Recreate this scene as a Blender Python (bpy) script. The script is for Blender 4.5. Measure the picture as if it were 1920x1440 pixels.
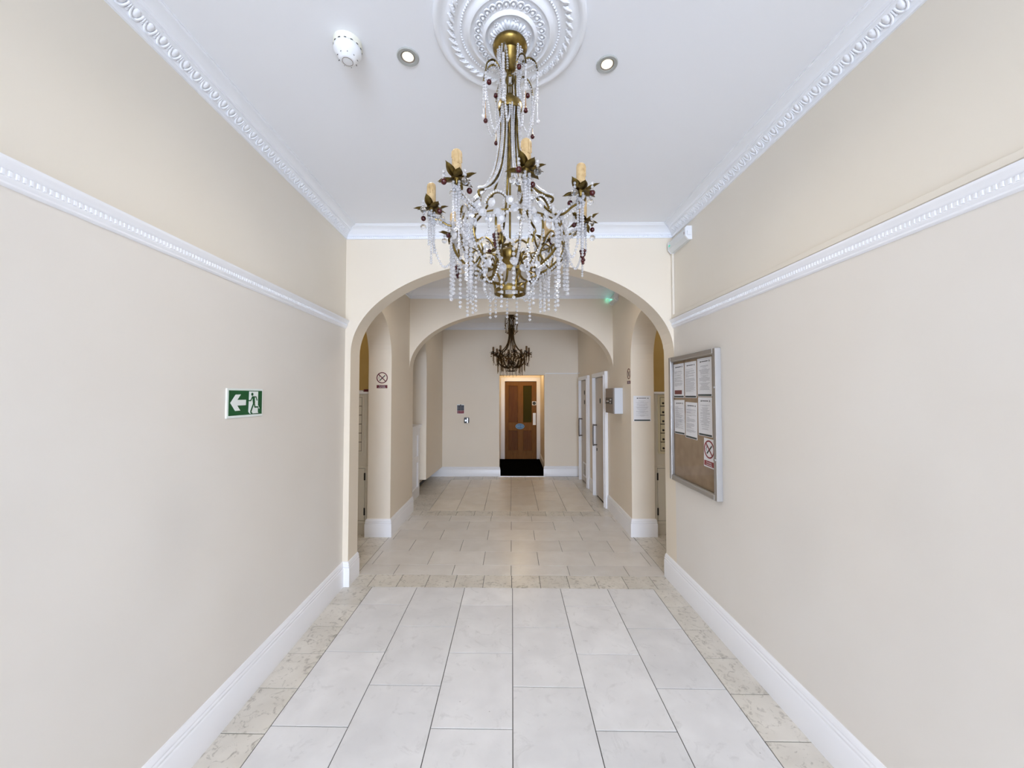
import bpy, bmesh, math, random
from math import sin, cos, pi, radians as rad, sqrt, atan2
from mathutils import Vector, Matrix

for o in list(bpy.data.objects):
    bpy.data.objects.remove(o, do_unlink=True)
SC = bpy.context.scene
COL = SC.collection
RND = random.Random(11)

# ------------------------------------------------------------------ camera
cam_d = bpy.data.cameras.new('camera')
cam = bpy.data.objects.new('camera', cam_d)
COL.objects.link(cam)
cam_d.sensor_fit = 'HORIZONTAL'
cam_d.sensor_width = 36.0
cam_d.lens = 36.0 * 700.0 / 1920.0
cam_d.clip_start = 0.02
cam.location = (0, 0, 1.65)
cam.rotation_euler = (rad(90 + 1.72), 0, 0)
SC.camera = cam

# ------------------------------------------------------------------ sky and exposure
W = bpy.data.worlds.new('sky')
SC.world = W
W.use_nodes = True
bg = W.node_tree.nodes['Background']
bg.inputs[0].default_value = (0.685, 0.795, 1.0, 1)
bg.inputs[1].default_value = 24.0
# portal in the open entrance behind the camera: guides the sampling of the daylight, gives no light itself
pd = bpy.data.lights.new('entrance_portal', 'AREA')
pd.shape = 'RECTANGLE'; pd.size = 2.6; pd.size_y = 2.9
pd.cycles.is_portal = True
po = bpy.data.objects.new('entrance_portal', pd)
po.location = (0.18, -6.22, 1.45)
po.rotation_euler = (rad(90), 0, 0)
COL.objects.link(po)
vs = SC.view_settings
vs.view_transform = 'Standard'
vs.look = 'None'
vs.gamma = 1.0
vs.exposure = -.25
vs.use_curve_mapping = False
SC.cycles.max_bounces = 10
SC.cycles.diffuse_bounces = 5
SC.cycles.glossy_bounces = 4
SC.cycles.transmission_bounces = 8
SC.cycles.transparent_max_bounces = 10
SC.cycles.adaptive_threshold = 0.02
SC.cycles.caustics_reflective = False
SC.cycles.caustics_refractive = False
SC.cycles.sample_clamp_indirect = 6.0


# ------------------------------------------------------------------ materials
def mat(name, col, rough=0.5, metal=0.0, **k):
    m = bpy.data.materials.new(name)
    m.use_nodes = True
    b = m.node_tree.nodes['Principled BSDF']
    b.inputs['Base Color'].default_value = (*col, 1)
    b.inputs['Roughness'].default_value = rough
    b.inputs['Metallic'].default_value = metal
    for kk, v in k.items():
        b.inputs[kk].default_value = v
    return m


def N(m, t, **k):
    n = m.node_tree.nodes.new(t)
    for kk, v in k.items():
        setattr(n, kk, v)
    return n


def L(m, a, b):
    m.node_tree.links.new(a, b)


def noisy(m, c1, c2, scale, detail=4, lo=0.35, hi=0.65, dist=0.0, bump=0.0, pos=True):
    """base colour wanders between two tones over world (or object) position"""
    b = m.node_tree.nodes['Principled BSDF']
    if pos:
        g = N(m, 'ShaderNodeNewGeometry').outputs['Position']
    else:
        g = N(m, 'ShaderNodeTexCoord').outputs['Object']
    t = N(m, 'ShaderNodeTexNoise')
    t.inputs['Scale'].default_value = scale
    t.inputs['Detail'].default_value = detail
    t.inputs['Distortion'].default_value = dist
    L(m, g, t.inputs['Vector'])
    r = N(m, 'ShaderNodeValToRGB')
    r.color_ramp.elements[0].position = lo
    r.color_ramp.elements[1].position = hi
    r.color_ramp.elements[0].color = (*c1, 1)
    r.color_ramp.elements[1].color = (*c2, 1)
    L(m, t.outputs['Fac'], r.inputs['Fac'])
    L(m, r.outputs['Color'], b.inputs['Base Color'])
    if bump:
        bp = N(m, 'ShaderNodeBump')
        bp.inputs['Strength'].default_value = bump
        bp.inputs['Distance'].default_value = 0.002
        L(m, t.outputs['Fac'], bp.inputs['Height'])
        L(m, bp.outputs['Normal'], b.inputs['Normal'])
    return r.outputs['Color'], b


def emit(name, col, s):
    m = mat(name, (0, 0, 0), 0.5)
    b = m.node_tree.nodes['Principled BSDF']
    b.inputs['Emission Color'].default_value = (*col, 1)
    b.inputs['Emission Strength'].default_value = s
    return m


M = {}
M['paint'] = mat('wall_paint', (.83, .74, .605), .5)
noisy(M['paint'], (.82, .725, .59), (.84, .755, .625), 0.9, 3)
M['paint_mid'] = mat('wall_paint_above_rail', (.815, .75, .645), .5)
noisy(M['paint_mid'], (.80, .735, .625), (.83, .77, .67), 0.9, 3)
M['paint_lower'] = mat('pale_wall_paint_below_rail', (.78, .735, .67), .5)
noisy(M['paint_lower'], (.765, .715, .645), (.795, .755, .695), 0.9, 4)
M['white'] = mat('white_gloss', (.90, .90, .92), .28)
M['plaster'] = mat('white_plaster', (.885, .90, .935), .6)
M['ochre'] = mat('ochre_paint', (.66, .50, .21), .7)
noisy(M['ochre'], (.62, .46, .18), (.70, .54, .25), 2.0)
M['grout'] = mat('dark_grout', (.10, .095, .09), .9)


def tile_mat(name, ca, cb, vein, vs_, vlo, vhi, rough):
    m = mat(name, ca, rough)
    c, b = noisy(m, ca, cb, 5.0, 8, .35, .68, .3)
    g = m.node_tree.nodes['Geometry'] if 'Geometry' in m.node_tree.nodes else None
    pos = [n for n in m.node_tree.nodes if n.bl_idname == 'ShaderNodeNewGeometry'][0].outputs['Position']
    oi = N(m, 'ShaderNodeObjectInfo')
    # per-tile shift of the pattern
    mul = N(m, 'ShaderNodeVectorMath', operation='MULTIPLY_ADD')
    L(m, pos, mul.inputs[0]); mul.inputs[1].default_value = (1, 1, 1)
    cmb = N(m, 'ShaderNodeCombineXYZ')
    sc_ = N(m, 'ShaderNodeMath', operation='MULTIPLY'); sc_.inputs[1].default_value = 37.0
    L(m, oi.outputs['Random'], sc_.inputs[0])
    L(m, sc_.outputs[0], cmb.inputs[2])
    L(m, cmb.outputs[0], mul.inputs[2])
    n2 = N(m, 'ShaderNodeTexNoise')
    n2.inputs['Scale'].default_value = vs_; n2.inputs['Detail'].default_value = 9
    n2.inputs['Roughness'].default_value = .68; n2.inputs['Distortion'].default_value = 1.4
    L(m, mul.outputs[0], n2.inputs['Vector'])
    r2 = N(m, 'ShaderNodeValToRGB')
    e = r2.color_ramp.elements
    e[0].position = vlo; e[0].color = (0, 0, 0, 1)
    e[1].position = vhi; e[1].color = (1, 1, 1, 1)
    L(m, n2.outputs['Fac'], r2.inputs['Fac'])
    mx = N(m, 'ShaderNodeMix', data_type='RGBA')
    mx.inputs[7].default_value = (*vein, 1)
    L(m, r2.outputs['Color'], mx.inputs[0])
    L(m, c, mx.inputs[6])
    # small dark pits
    vo = N(m, 'ShaderNodeTexVoronoi'); vo.inputs['Scale'].default_value = 9.0
    L(m, mul.outputs[0], vo.inputs['Vector'])
    lt = N(m, 'ShaderNodeMath', operation='LESS_THAN'); lt.inputs[1].default_value = .035
    L(m, vo.outputs['Distance'], lt.inputs[0])
    wh = N(m, 'ShaderNodeMath', operation='MULTIPLY'); wh.inputs[1].default_value = .35
    L(m, lt.outputs[0], wh.inputs[0])
    mp = N(m, 'ShaderNodeMix', data_type='RGBA'); mp.inputs[7].default_value = (.22, .2, .18, 1)
    L(m, wh.outputs[0], mp.inputs[0]); L(m, mx.outputs[2], mp.inputs[6])
    # per-tile tone
    hv = N(m, 'ShaderNodeHueSaturation')
    mr = N(m, 'ShaderNodeMapRange'); mr.inputs[3].default_value = .95; mr.inputs[4].default_value = 1.05
    L(m, oi.outputs['Random'], mr.inputs[0]); L(m, mr.outputs[0], hv.inputs['Value'])
    L(m, mp.outputs[2], hv.inputs['Color'])
    L(m, hv.outputs['Color'], b.inputs['Base Color'])
    return m


M['tile'] = tile_mat('limestone_tile', (.73, .72, .715), (.81, .80, .795), (.58, .57, .56), 9, .56, .80, .30)
M['tile_warm'] = tile_mat('cream_stone_tile', (.65, .61, .54), (.75, .71, .64), (.36, .33, .28), 18, .53, .68, .30)
M['tile_mid'] = tile_mat('beige_limestone_tile', (.74, .67, .57), (.80, .74, .65), (.60, .53, .44), 7, .60, .80, .25)
M['tile_pale'] = tile_mat('warm_limestone_tile', (.68, .645, .60), (.75, .72, .68), (.56, .53, .49), 7, .60, .80, .28)
M['brass'] = mat('aged_brass', (.42, .29, .09), .33, 1.0)
noisy(M['brass'], (.09, .058, .018), (.30, .205, .06), 30, 4, .3, .7, pos=False)
M['bronze'] = mat('dark_bronze', (.22, .14, .04), .35, 1.0)
noisy(M['bronze'], (.05, .032, .010), (.26, .18, .05), 40, 3, .3, .75, pos=False)
M['candle'] = mat('tan_candle_tube', (.50, .34, .16), .5)
noisy(M['candle'], (.42, .28, .12), (.53, .37, .18), 60, 3, .35, .6, pos=False)
M['glass'] = mat('clear_crystal', (1, 1, 1), .02)
_b = M['glass'].node_tree.nodes['Principled BSDF']
_b.inputs['Transmission Weight'].default_value = 1.0
_b.inputs['IOR'].default_value = 1.5
def crystal(m):
    """small cut beads: clear body, bright glints on the facets, a little milky scatter"""
    out = m.node_tree.nodes['Material Output']
    tr = N(m, 'ShaderNodeBsdfTransparent'); tr.inputs[0].default_value = (.97, .97, .98, 1)
    gl = N(m, 'ShaderNodeBsdfGlossy'); gl.inputs['Roughness'].default_value = .06
    df = N(m, 'ShaderNodeBsdfDiffuse'); df.inputs[0].default_value = (.95, .95, .97, 1)
    tl = N(m, 'ShaderNodeBsdfTranslucent'); tl.inputs[0].default_value = (.95, .95, .97, 1)
    m1 = N(m, 'ShaderNodeMixShader'); m1.inputs[0].default_value = .45
    m2 = N(m, 'ShaderNodeMixShader'); m2.inputs[0].default_value = .42
    m3 = N(m, 'ShaderNodeMixShader')
    lw = N(m, 'ShaderNodeLayerWeight'); lw.inputs[0].default_value = .30
    mr = N(m, 'ShaderNodeMapRange'); mr.inputs[3].default_value = .16; mr.inputs[4].default_value = .55
    L(m, lw.outputs['Facing'], mr.inputs[0])
    L(m, df.outputs[0], m1.inputs[1]); L(m, tl.outputs[0], m1.inputs[2])
    L(m, tr.outputs[0], m2.inputs[1]); L(m, m1.outputs[0], m2.inputs[2])
    L(m, m2.outputs[0], m3.inputs[1]); L(m, gl.outputs[0], m3.inputs[2]); L(m, mr.outputs[0], m3.inputs[0])
    L(m, m3.outputs[0], out.inputs['Surface'])


M['ballglass'] = M['glass']
M['glass'] = mat('cut_crystal_bead', (1, 1, 1), .02)
crystal(M['glass'])
M['amber'] = mat('dark_red_glass', (.05, .003, .003), .06, 0, **{'IOR': 1.45})
M['amberneck'] = mat('amber_glass', (.42, .22, .07), .05, 0, **{'Transmission Weight': .4})
M['steel'] = mat('brushed_steel', (.55, .54, .53), .3, 1.0)
M['darksteel'] = mat('dark_steel', (.20, .18, .17), .35, 1.0)
M['alu'] = mat('satin_aluminium', (.62, .62, .63), .38, 1.0)
M['black'] = mat('black_plastic', (.012, .012, .013), .4)
M['carpet'] = mat('black_carpet', (.003, .003, .0035), 1.0, 0, **{'Specular IOR Level': 0.0})
M['paper'] = mat('white_paper', (.84, .84, .86), .7)
M['ink'] = mat('grey_print', (.30, .30, .32), .8)
M['inkdark'] = mat('dark_print', (.05, .06, .06), .8)
M['footer'] = mat('dark_green_print', (.012, .03, .03), .7)
M['red'] = mat('safety_red', (.25, .010, .022), .5)
M['darkred'] = mat('maroon_print', (.13, .012, .018), .6)
M['deepred'] = mat('deep_red_print', (.13, .004, .006), .6)
M['green'] = mat('exit_green', (.004, .085, .022), .45)
M['signwhite'] = mat('sign_white', (.82, .86, .83), .45)
M['cork'] = mat('cork_board', (.28, .19, .11), .8)
noisy(M['cork'], (.25, .165, .095), (.32, .22, .13), 12, 6)
M['cream'] = mat('cream_gloss_paint', (.74, .69, .58), .35)
M['creamflap'] = mat('cream_letterbox_paint', (.70, .63, .44), .35)
M['doorpaint'] = mat('beige_door_paint', (.60, .545, .48), .45)
M['grey'] = mat('pale_grey_steel', (.62, .65, .70), .35)
M['taupe'] = mat('taupe_front', (.23, .19, .16), .45)
M['plastic'] = mat('white_plastic', (.84, .85, .87), .35)
M['cream_pl'] = mat('cream_plastic', (.80, .79, .68), .4)
M['diffuser'] = mat('translucent_diffuser', (.72, .74, .74), .25)
M['bezel'] = mat('satin_grey_bezel', (.42, .43, .41), .4)
M['blue'] = mat('blue_plaque', (.03, .13, .30), .4)
M['silver_blue'] = mat('pale_blue_lettering', (.12, .30, .48), .35)
M['navy'] = mat('navy_print', (.012, .016, .03), .5)
M['lens'] = emit('lamp_lens', (1.0, .98, .80), 1.6)
M['lens_warm'] = emit('lamp_lens_warm', (1.0, .92, .66), 4.0)
M['led'] = emit('green_led', (.1, .9, .6), .8)
M['dark_glass'] = mat('dark_door_glass', (.05, .042, .01), .6, 0, **{'Specular IOR Level': .03})
M['clear_pane'] = mat('clear_glazing', (1, 1, 1), .0)


def glazing(m):
    nt = m.node_tree
    out = nt.nodes['Material Output']
    tr = N(m, 'ShaderNodeBsdfTransparent'); gl = N(m, 'ShaderNodeBsdfGlossy'); gl.inputs['Roughness'].default_value = .02
    fr = N(m, 'ShaderNodeValue'); fr.outputs[0].default_value = .05
    mx = N(m, 'ShaderNodeMixShader')
    L(m, fr.outputs[0], mx.inputs[0]); L(m, tr.outputs[0], mx.inputs[1]); L(m, gl.outputs[0], mx.inputs[2])
    L(m, mx.outputs[0], out.inputs['Surface'])


glazing(M['clear_pane'])


def wood(name, c1, c2):
    m = mat(name, c1, .55, 0, **{'Specular IOR Level': .2})
    b = m.node_tree.nodes['Principled BSDF']
    tc = N(m, 'ShaderNodeTexCoord')
    mp = N(m, 'ShaderNodeMapping'); mp.inputs['Scale'].default_value = (14, 14, 1.2)
    L(m, tc.outputs['Object'], mp.inputs[0])
    t = N(m, 'ShaderNodeTexNoise'); t.inputs['Scale'].default_value = 2.2; t.inputs['Detail'].default_value = 6
    t.inputs['Distortion'].default_value = 1.2
    L(m, mp.outputs[0], t.inputs['Vector'])
    r = N(m, 'ShaderNodeValToRGB')
    r.color_ramp.elements[0].position = .3; r.color_ramp.elements[1].position = .7
    r.color_ramp.elements[0].color = (*c1, 1); r.color_ramp.elements[1].color = (*c2, 1)
    L(m, t.outputs['Fac'], r.inputs['Fac']); L(m, r.outputs[0], b.inputs['Base Color'])
    return m


M['oak'] = wood('oak_veneer', (.155, .062, .009), (.22, .095, .017))
M['oakpanel'] = wood('oak_panel', (.10, .034, .006), (.16, .060, .010))


# ------------------------------------------------------------------ mesh helpers
class MB:
    def __init__(s):
        s.v = []; s.f = []; s.m = []; s.mi = 0

    def add(s, vs, fs):
        o = len(s.v)
        s.v.extend([tuple(p) for p in vs])
        s.f.extend([tuple(i + o for i in f) for f in fs])
        s.m.extend([s.mi] * len(fs))
        return s

    def box(s, x0, x1, y0, y1, z0, z1):
        vs = [(x0, y0, z0), (x1, y0, z0), (x1, y1, z0), (x0, y1, z0), (x0, y0, z1), (x1, y0, z1), (x1, y1, z1), (x0, y1, z1)]
        return s.add(vs, [(0, 3, 2, 1), (4, 5, 6, 7), (0, 1, 5, 4), (1, 2, 6, 5), (2, 3, 7, 6), (3, 0, 4, 7)])

    def bbox(s, x0, x1, y0, y1, z0, z1, b=.003):
        """box with chamfered vertical/front edges (front is -y)"""
        pr = [(x0 + b, y0), (x1 - b, y0), (x1, y0 + b), (x1, y1), (x0, y1), (x0, y0 + b)]
        ins = [(x0 + b, y0 + b), (x1 - b, y0 + b), (x1 - b, y0 + b), (x1 - b, y1), (x0 + b, y1), (x0 + b, y0 + b)]
        vs = [(a, c, z0 + b) for a, c in pr] + [(a, c, z1 - b) for a, c in pr] + [(a, c, z0) for a, c in ins] + [(a, c, z1) for a, c in ins]
        n = 6
        fs = [(i, (i + 1) % n, n + (i + 1) % n, n + i) for i in range(n)]
        fs += [(i, 12 + i, 12 + (i + 1) % n, (i + 1) % n) for i in range(n)]
        fs += [(6 + i, 6 + (i + 1) % n, 18 + (i + 1) % n, 18 + i) for i in range(n)]
        fs += [tuple(reversed(range(12, 18))), tuple(range(18, 24))]
        return s.add(vs, fs)

    def prism(s, pts, fn, t0, t1):
        """pts: 2d outline, fn(a,b,t)->xyz"""
        n = len(pts)
        vs = [fn(a, b, t0) for a, b in pts] + [fn(a, b, t1) for a, b in pts]
        fs = [tuple(range(n)), tuple(reversed(range(n, 2 * n)))]
        fs += [(i, n + i, n + (i + 1) % n, (i + 1) % n) for i in range(n)]
        return s.add(vs, fs)

    def flat(s, pts, y0, y1):
        """outline in local x,z, thickness in y"""
        return s.prism(pts, lambda a, b, t: (a, t, b), y0, y1)

    def lathe(s, pr, n=24, c=(0, 0, 0), cap=True):
        vs = []
        for r, z in pr:
            for k in range(n):
                a = 2 * pi * k / n
                vs.append((c[0] + r * cos(a), c[1] + r * sin(a), c[2] + z))
        fs = []
        for i in range(len(pr) - 1):
            for k in range(n):
                k2 = (k + 1) % n
                fs.append((i * n + k, (i + 1) * n + k, (i + 1) * n + k2, i * n + k2))
        if cap:
            fs.append(tuple(range(n)))
            fs.append(tuple(reversed(range((len(pr) - 1) * n, len(pr) * n))))
        return s.add(vs, fs)

    def tube(s, pts, r, n=8, cap=True):
        pts = [Vector(p) for p in pts]
        k = len(pts)
        rr = r if isinstance(r, (list, tuple)) else [r] * k
        T = []
        for i in range(k):
            a = pts[max(i - 1, 0)]; b = pts[min(i + 1, k - 1)]
            t = (b - a)
            T.append(t.normalized() if t.length > 1e-9 else Vector((0, 0, 1)))
        up = Vector((0, 0, 1)) if abs(T[0].z) < .9 else Vector((1, 0, 0))
        nrm = T[0].cross(up).normalized()
        vs = []
        for i in range(k):
            nrm = (nrm - T[i] * nrm.dot(T[i]))
            if nrm.length < 1e-6:
                nrm = T[i].cross(Vector((.3, .5, .8)))
            nrm.normalize()
            bi = T[i].cross(nrm)
            for j in range(n):
                a = 2 * pi * j / n
                vs.append(pts[i] + (nrm * cos(a) + bi * sin(a)) * rr[i])
        fs = []
        for i in range(k - 1):
            for j in range(n):
                j2 = (j + 1) % n
                fs.append((i * n + j, i * n + j2, (i + 1) * n + j2, (i + 1) * n + j))
        if cap:
            fs.append(tuple(reversed(range(n))))
            fs.append(tuple(range((k - 1) * n, k * n)))
        return s.add(vs, fs)

    def ball(s, c, r, n=6, m=4, sx=1, sy=1, sz=1):
        vs = [(c[0], c[1], c[2] + r * sz)]
        for i in range(1, m):
            p = pi * i / m
            for j in range(n):
                a = 2 * pi * (j + (.5 if i % 2 else 0)) / n
                vs.append((c[0] + r * sx * sin(p) * cos(a), c[1] + r * sy * sin(p) * sin(a), c[2] + r * sz * cos(p)))
        vs.append((c[0], c[1], c[2] - r * sz))
        fs = [(0, 1 + j, 1 + (j + 1) % n) for j in range(n)]
        for i in range(m - 2):
            for j in range(n):
                a = 1 + i * n + j; b = 1 + i * n + (j + 1) % n
                fs.append((a, a + n, b + n, b))
        e = len(vs) - 1
        o = 1 + (m - 2) * n
        fs += [(o + (j + 1) % n, o + j, e) for j in range(n)]
        return s.add(vs, fs)

    def mesh(s, name, mats, smooth=None):
        me = bpy.data.meshes.new(name)
        me.from_pydata(s.v, [], s.f)
        bm = bmesh.new(); bm.from_mesh(me)
        bmesh.ops.recalc_face_normals(bm, faces=bm.faces)
        bm.to_mesh(me); bm.free()
        for m in (mats if isinstance(mats, (list, tuple)) else [mats]):
            me.materials.append(M[m] if isinstance(m, str) else m)
        if any(s.m):
            me.polygons.foreach_set('material_index', s.m)
        if smooth is not None:
            me.shade_smooth()
            me.set_sharp_from_angle(angle=rad(smooth))
        return me

    def build(s, name, mats, parent=None, smooth=None, loc=None, rot=None):
        return put(name, s.mesh(name, mats, smooth), parent, loc, rot)


def put(name, me, parent=None, loc=None, rot=None):
    o = bpy.data.objects.new(name, me)
    COL.objects.link(o)
    if parent is not None:
        o.parent = parent
    if loc is not None:
        o.location = loc
    if rot is not None:
        o.rotation_euler = rot
    return o


def tag(o, label, cat, group=None, kind=None):
    o['label'] = label
    o['category'] = cat
    if group:
        o['group'] = group
    if kind:
        o['kind'] = kind
    return o


def thing(name, label, cat, loc=(0, 0, 0), rz=0.0, group=None):
    o = put(name, None, None, loc, (0, 0, rz))
    return tag(o, label, cat, group)


def struct(o, label, cat):
    return tag(o, label, cat, None, 'structure')


def dup(root, loc=None):
    def cp(o, par):
        c = o.copy(); COL.objects.link(c)
        if par is not None:
            c.parent = par
        for ch in o.children:
            cp(ch, c)
        return c
    r = cp(root, None)
    if loc is not None:
        r.location = loc
    return r


def smooth_path(pts, k=6):
    P = [Vector(p) for p in pts]
    out = []
    for i in range(len(P) - 1):
        p0 = P[max(i - 1, 0)]; p1 = P[i]; p2 = P[i + 1]; p3 = P[min(i + 2, len(P) - 1)]
        for j in range(k):
            t = j / k
            out.append(.5 * ((2 * p1) + (p2 - p0) * t + (2 * p0 - 5 * p1 + 4 * p2 - p3) * t * t + (3 * p1 - p0 - 3 * p2 + p3) * t ** 3))
    out.append(P[-1])
    return out


def resample(P, step):
    out = [P[0]]
    acc = 0.0
    for i in range(len(P) - 1):
        a = P[i]; b = P[i + 1]
        l = (b - a).length
        if l < 1e-9:
            continue
        d = step - acc
        while d <= l:
            out.append(a + (b - a) * (d / l))
            d += step
        acc = l - (d - step)
    return out


def arch_pts(c, a, zs, b, n=40, rev=False):
    """half ellipse from left springing to right springing"""
    pts = [(c - a * cos(pi * i / n), zs + b * sin(pi * i / n)) for i in range(n + 1)]
    return pts[::-1] if rev else pts


def molding(mb, p0, p1, nrm, prof, m0=0.0, m1=0.0, z=0.0):
    """sweep a (d,h) profile straight from p0 to p1; nrm = outward normal; m0/m1 shift the ends by m*d along the run (mitres)"""
    p0 = Vector(p0); p1 = Vector(p1); nrm = Vector(nrm).normalized()
    d_ = (p1 - p0).normalized()
    n = len(prof)
    vs = []
    for P, mm in ((p0, m0), (p1, m1)):
        for d, h in prof:
            q = P + nrm * d + d_ * (mm * d)
            vs.append((q.x, q.y, z + h))
    fs = [(i, (i + 1) % n, n + (i + 1) % n, n + i) for i in range(n)]
    fs += [tuple(reversed(range(n))), tuple(range(n, 2 * n))]
    return mb.add(vs, fs)


# ------------------------------------------------------------------ main dimensions
ZR = 2.238           # foot of the picture rails
ZC = 3.12            # ceiling
SX = -.0204          # the front hall runs slightly off square
SY = -.0104
UL, UR = -1.407, 1.483
V0, VA, VB = -6.20, 3.27, 3.475


def S(u, v):
    return (u + SX * v, v + SY * u)


XL, XR = -1.425, 1.405     # middle hall walls
YP = 4.41                  # pier faces
A2F, A2B = 5.18, 5.37      # second arch wall
YF = 7.66                  # far wall
RV = .27                   # side wall thickness


def right3(s):             # right wall line of the far hall
    return XR - .0205 * (s - 5.37)


# ------------------------------------------------------------------ floor and tiles
fl = MB().box(-3.1, 3.1, -6.6, 10.2, -.12, -.004).build('floor', 'grout')
struct(fl, 'pale limestone tiled floor of the hall with cream stone borders', 'floor')
FSH = -.0165
_tc = {}


def tile(x0, x1, y0, y1, m, xs0=0.0, xs1=0.0):
    """stone with its own edges; y given on the hall's centre line, rows run with the slight skew; xs: splay of the sides over the depth"""
    g = .0022
    w = x1 - x0; d = y1 - y0
    key = (round(w, 4), round(d, 4), m, round(xs0, 4), round(xs1, 4))
    if key not in _tc:
        hw, hd = w / 2 - g, d / 2 - g
        c = .0012
        pts = []
        for z, i in ((-.012, 0), (-c, 0), (0, c)):
            for sx_, sy_ in ((-1, -1), (1, -1), (1, 1), (-1, 1)):
                x = sx_ * (hw - i); y = sy_ * (hd - i)
                xx = x + (xs0 if sx_ < 0 else xs1) * sy_ * .5
                pts.append((xx, y + FSH * x, z))
        fs = [(0, 3, 2, 1), (8, 9, 10, 11)]
        for k in (0, 4):
            fs += [(k + i, k + (i + 1) % 4, k + 4 + (i + 1) % 4, k + 4 + i) for i in range(4)]
        _tc[key] = MB().add(pts, fs).mesh('floor_tile', m)
    cx = (x0 + x1) / 2; cy = (y0 + y1) / 2
    put('floor_tile', _tc[key], fl, (cx, cy + FSH * cx, 0))


def wl(y): return UL + SX * y + .0
def wr(y): return UR + SX * y


cols = [-1.205, -.816, -.405, .004, .412, .812, 1.205]
for i in range(6):
    y = 3.249
    first = True
    while y > .3:
        d = (.269 if i % 2 == 0 else .541) if first else .5425
        first = False
        tile(cols[i], cols[i + 1], y - d, y, 'tile')
        y -= d
for side in (0, 1):
    y = 3.249; d = .27
    while y > .3:
        if side == 0:
            a0 = wl(y - d); a1 = wl(y)
            tile((a0 + a1) / 2, cols[0], y - d, y, 'tile_warm', a1 - a0, 0)
        else:
            a0 = wr(y - d); a1 = wr(y)
            tile(cols[6], (a0 + a1) / 2, y - d, y, 'tile_warm', 0, a1 - a0)
        y -= d; d = .282
# the floor behind the viewer: stones joined into one part
mb = MB()
yy0 = -.05
while yy0 > -6.2:
    for i in range(6):
        mb.box(cols[i] + .002, cols[i + 1] - .002, yy0 - .5405, yy0 - .002, -.012, 0)
    yy0 -= .5425
o = mb.build('paving_run', 'tile', fl); o['kind'] = 'stuff'
# transverse cream border under the first arch
xs = [-1.455] + [-1.25 + .2495 * k for k in range(11)] + [1.43]
for a, b in zip(xs, xs[1:]):
    tile(a, b, 3.249, 3.473, 'tile_warm')
# middle hall, long stones across
rows = [3.473, 3.677, 3.992, 4.307, 4.623, 4.936, 5.155]
offA = [-1.096, -.553, -.009, .532, 1.074]
offB = [-1.366, -.826, -.281, .262, .806, 1.345]
for r in range(6):
    if r < 3:
        e0, e1 = -1.432, 1.414
    else:
        e0, e1 = -1.43, 1.41
    xs = [e0] + [x for x in (offA if r % 2 == 0 else offB) if e0 + .04 < x < e1 - .04] + [e1]
    for a, b in zip(xs, xs[1:]):
        tile(a, b, rows[r], rows[r + 1], 'tile_pale')
for sgn in (-1, 1):     # alcove floors
    e = 1.432 if sgn < 0 else 1.414
    xx = [e, 1.655, 1.90, 2.145, 2.39, 2.64]
    for j in range(5):
        y = 3.473
        while y < 4.80:
            a, b = sorted((sgn * xx[j], sgn * xx[j + 1]))
            tile(a, b, y, y + .2145, 'tile_warm')
            y += .2145
xs = [-1.43] + [-1.27 + .2486 * k for k in range(11)] + [1.41]
for a, b in zip(xs, xs[1:]):
    tile(a, b, 5.155, 5.375, 'tile_warm')
c3 = [-1.70, -1.187, -.797, -.402, -.017, .381, .780, 1.175, 1.40]
for i in range(8):
    if i in (0, 7):
        st = .282; y = 5.375; m = 'tile_warm'
        ds = [.282]
    else:
        m = 'tile_mid'; y = 5.375
        ds = [.262 if i % 2 == 0 else .535]
    k = 0
    while y < 7.32:
        d = ds[0] if k == 0 else (.282 if i in (0, 7) else .545)
        d = min(d, 7.335 - y)
        if d < .03:
            break
        tile(c3[i], c3[i + 1], y, y + d, m)
        y += d; k += 1
xs = [-1.72] + [-1.43 + .282 * k for k in range(10)] + [1.40]
for a, b in zip(xs, xs[1:]):
    tile(a, b, 7.335, 7.64, 'tile_warm')
# odd corner tiles left of the middle hall beyond the second arch
for k in range(7):
    tile(-2.0, -1.70, 5.375 + .282 * k, 5.375 + .282 * (k + 1), 'tile_warm')

cp = MB().prism([(-.257, YF - .002), (.663, YF - .002), (.663, YF + .182), (.728, YF + .182), (.728, 9.688), (-.313, 9.688), (-.313, YF + .182), (-.257, YF + .182)], lambda a, b, t: (a, b, t), -.003, .006).build('carpet', 'carpet')
tag(cp, 'black carpet in the recess before the timber door', 'carpet')
th = MB().bbox(-.262, .67, YF - .03, YF - .004, -.01, .009, .002).build('threshold_strip', 'steel')
tag(th, 'thin metal strip where tiles meet the black carpet', 'threshold')

# ------------------------------------------------------------------ walls
def wallprism(name, pts, fn, t0, t1, label, m='paint'):
    o = MB().prism(pts, fn, t0, t1).build(name, m)
    return struct(o, label, 'wall')


mb = MB()
mb.prism([(V0, ZR + .03), (VA, ZR + .03), (VA, ZC + .1), (V0, ZC + .1)], lambda v, z, t: (*S(UL + t, v), z), -.2, 0)
mb.mi = 1
mb.prism([(V0, -.1), (VA, -.1), (VA, ZR + .03), (V0, ZR + .03)], lambda v, z, t: (*S(UL + t, v), z), -.2, 0)
struct(mb.build('wall_left', ['paint_mid', 'paint_lower']), 'beige left wall of the front hall with the green exit sign', 'wall')

mb = MB()
mb.prism([(V0, ZR + .03), (VA, ZR + .03), (VA, ZC + .1), (V0, ZC + .1)], lambda v, z, t: (*S(UR + t, v), z), 0, .2)
mb.mi = 1
mb.prism([(V0, -.1), (VA, -.1), (VA, ZR + .03), (V0, ZR + .03)], lambda v, z, t: (*S(UR + t, v), z), 0, .2)
struct(mb.build('wall_right', ['paint_mid', 'paint_lower']), 'beige right wall of the front hall with the notice board', 'wall')

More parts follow.
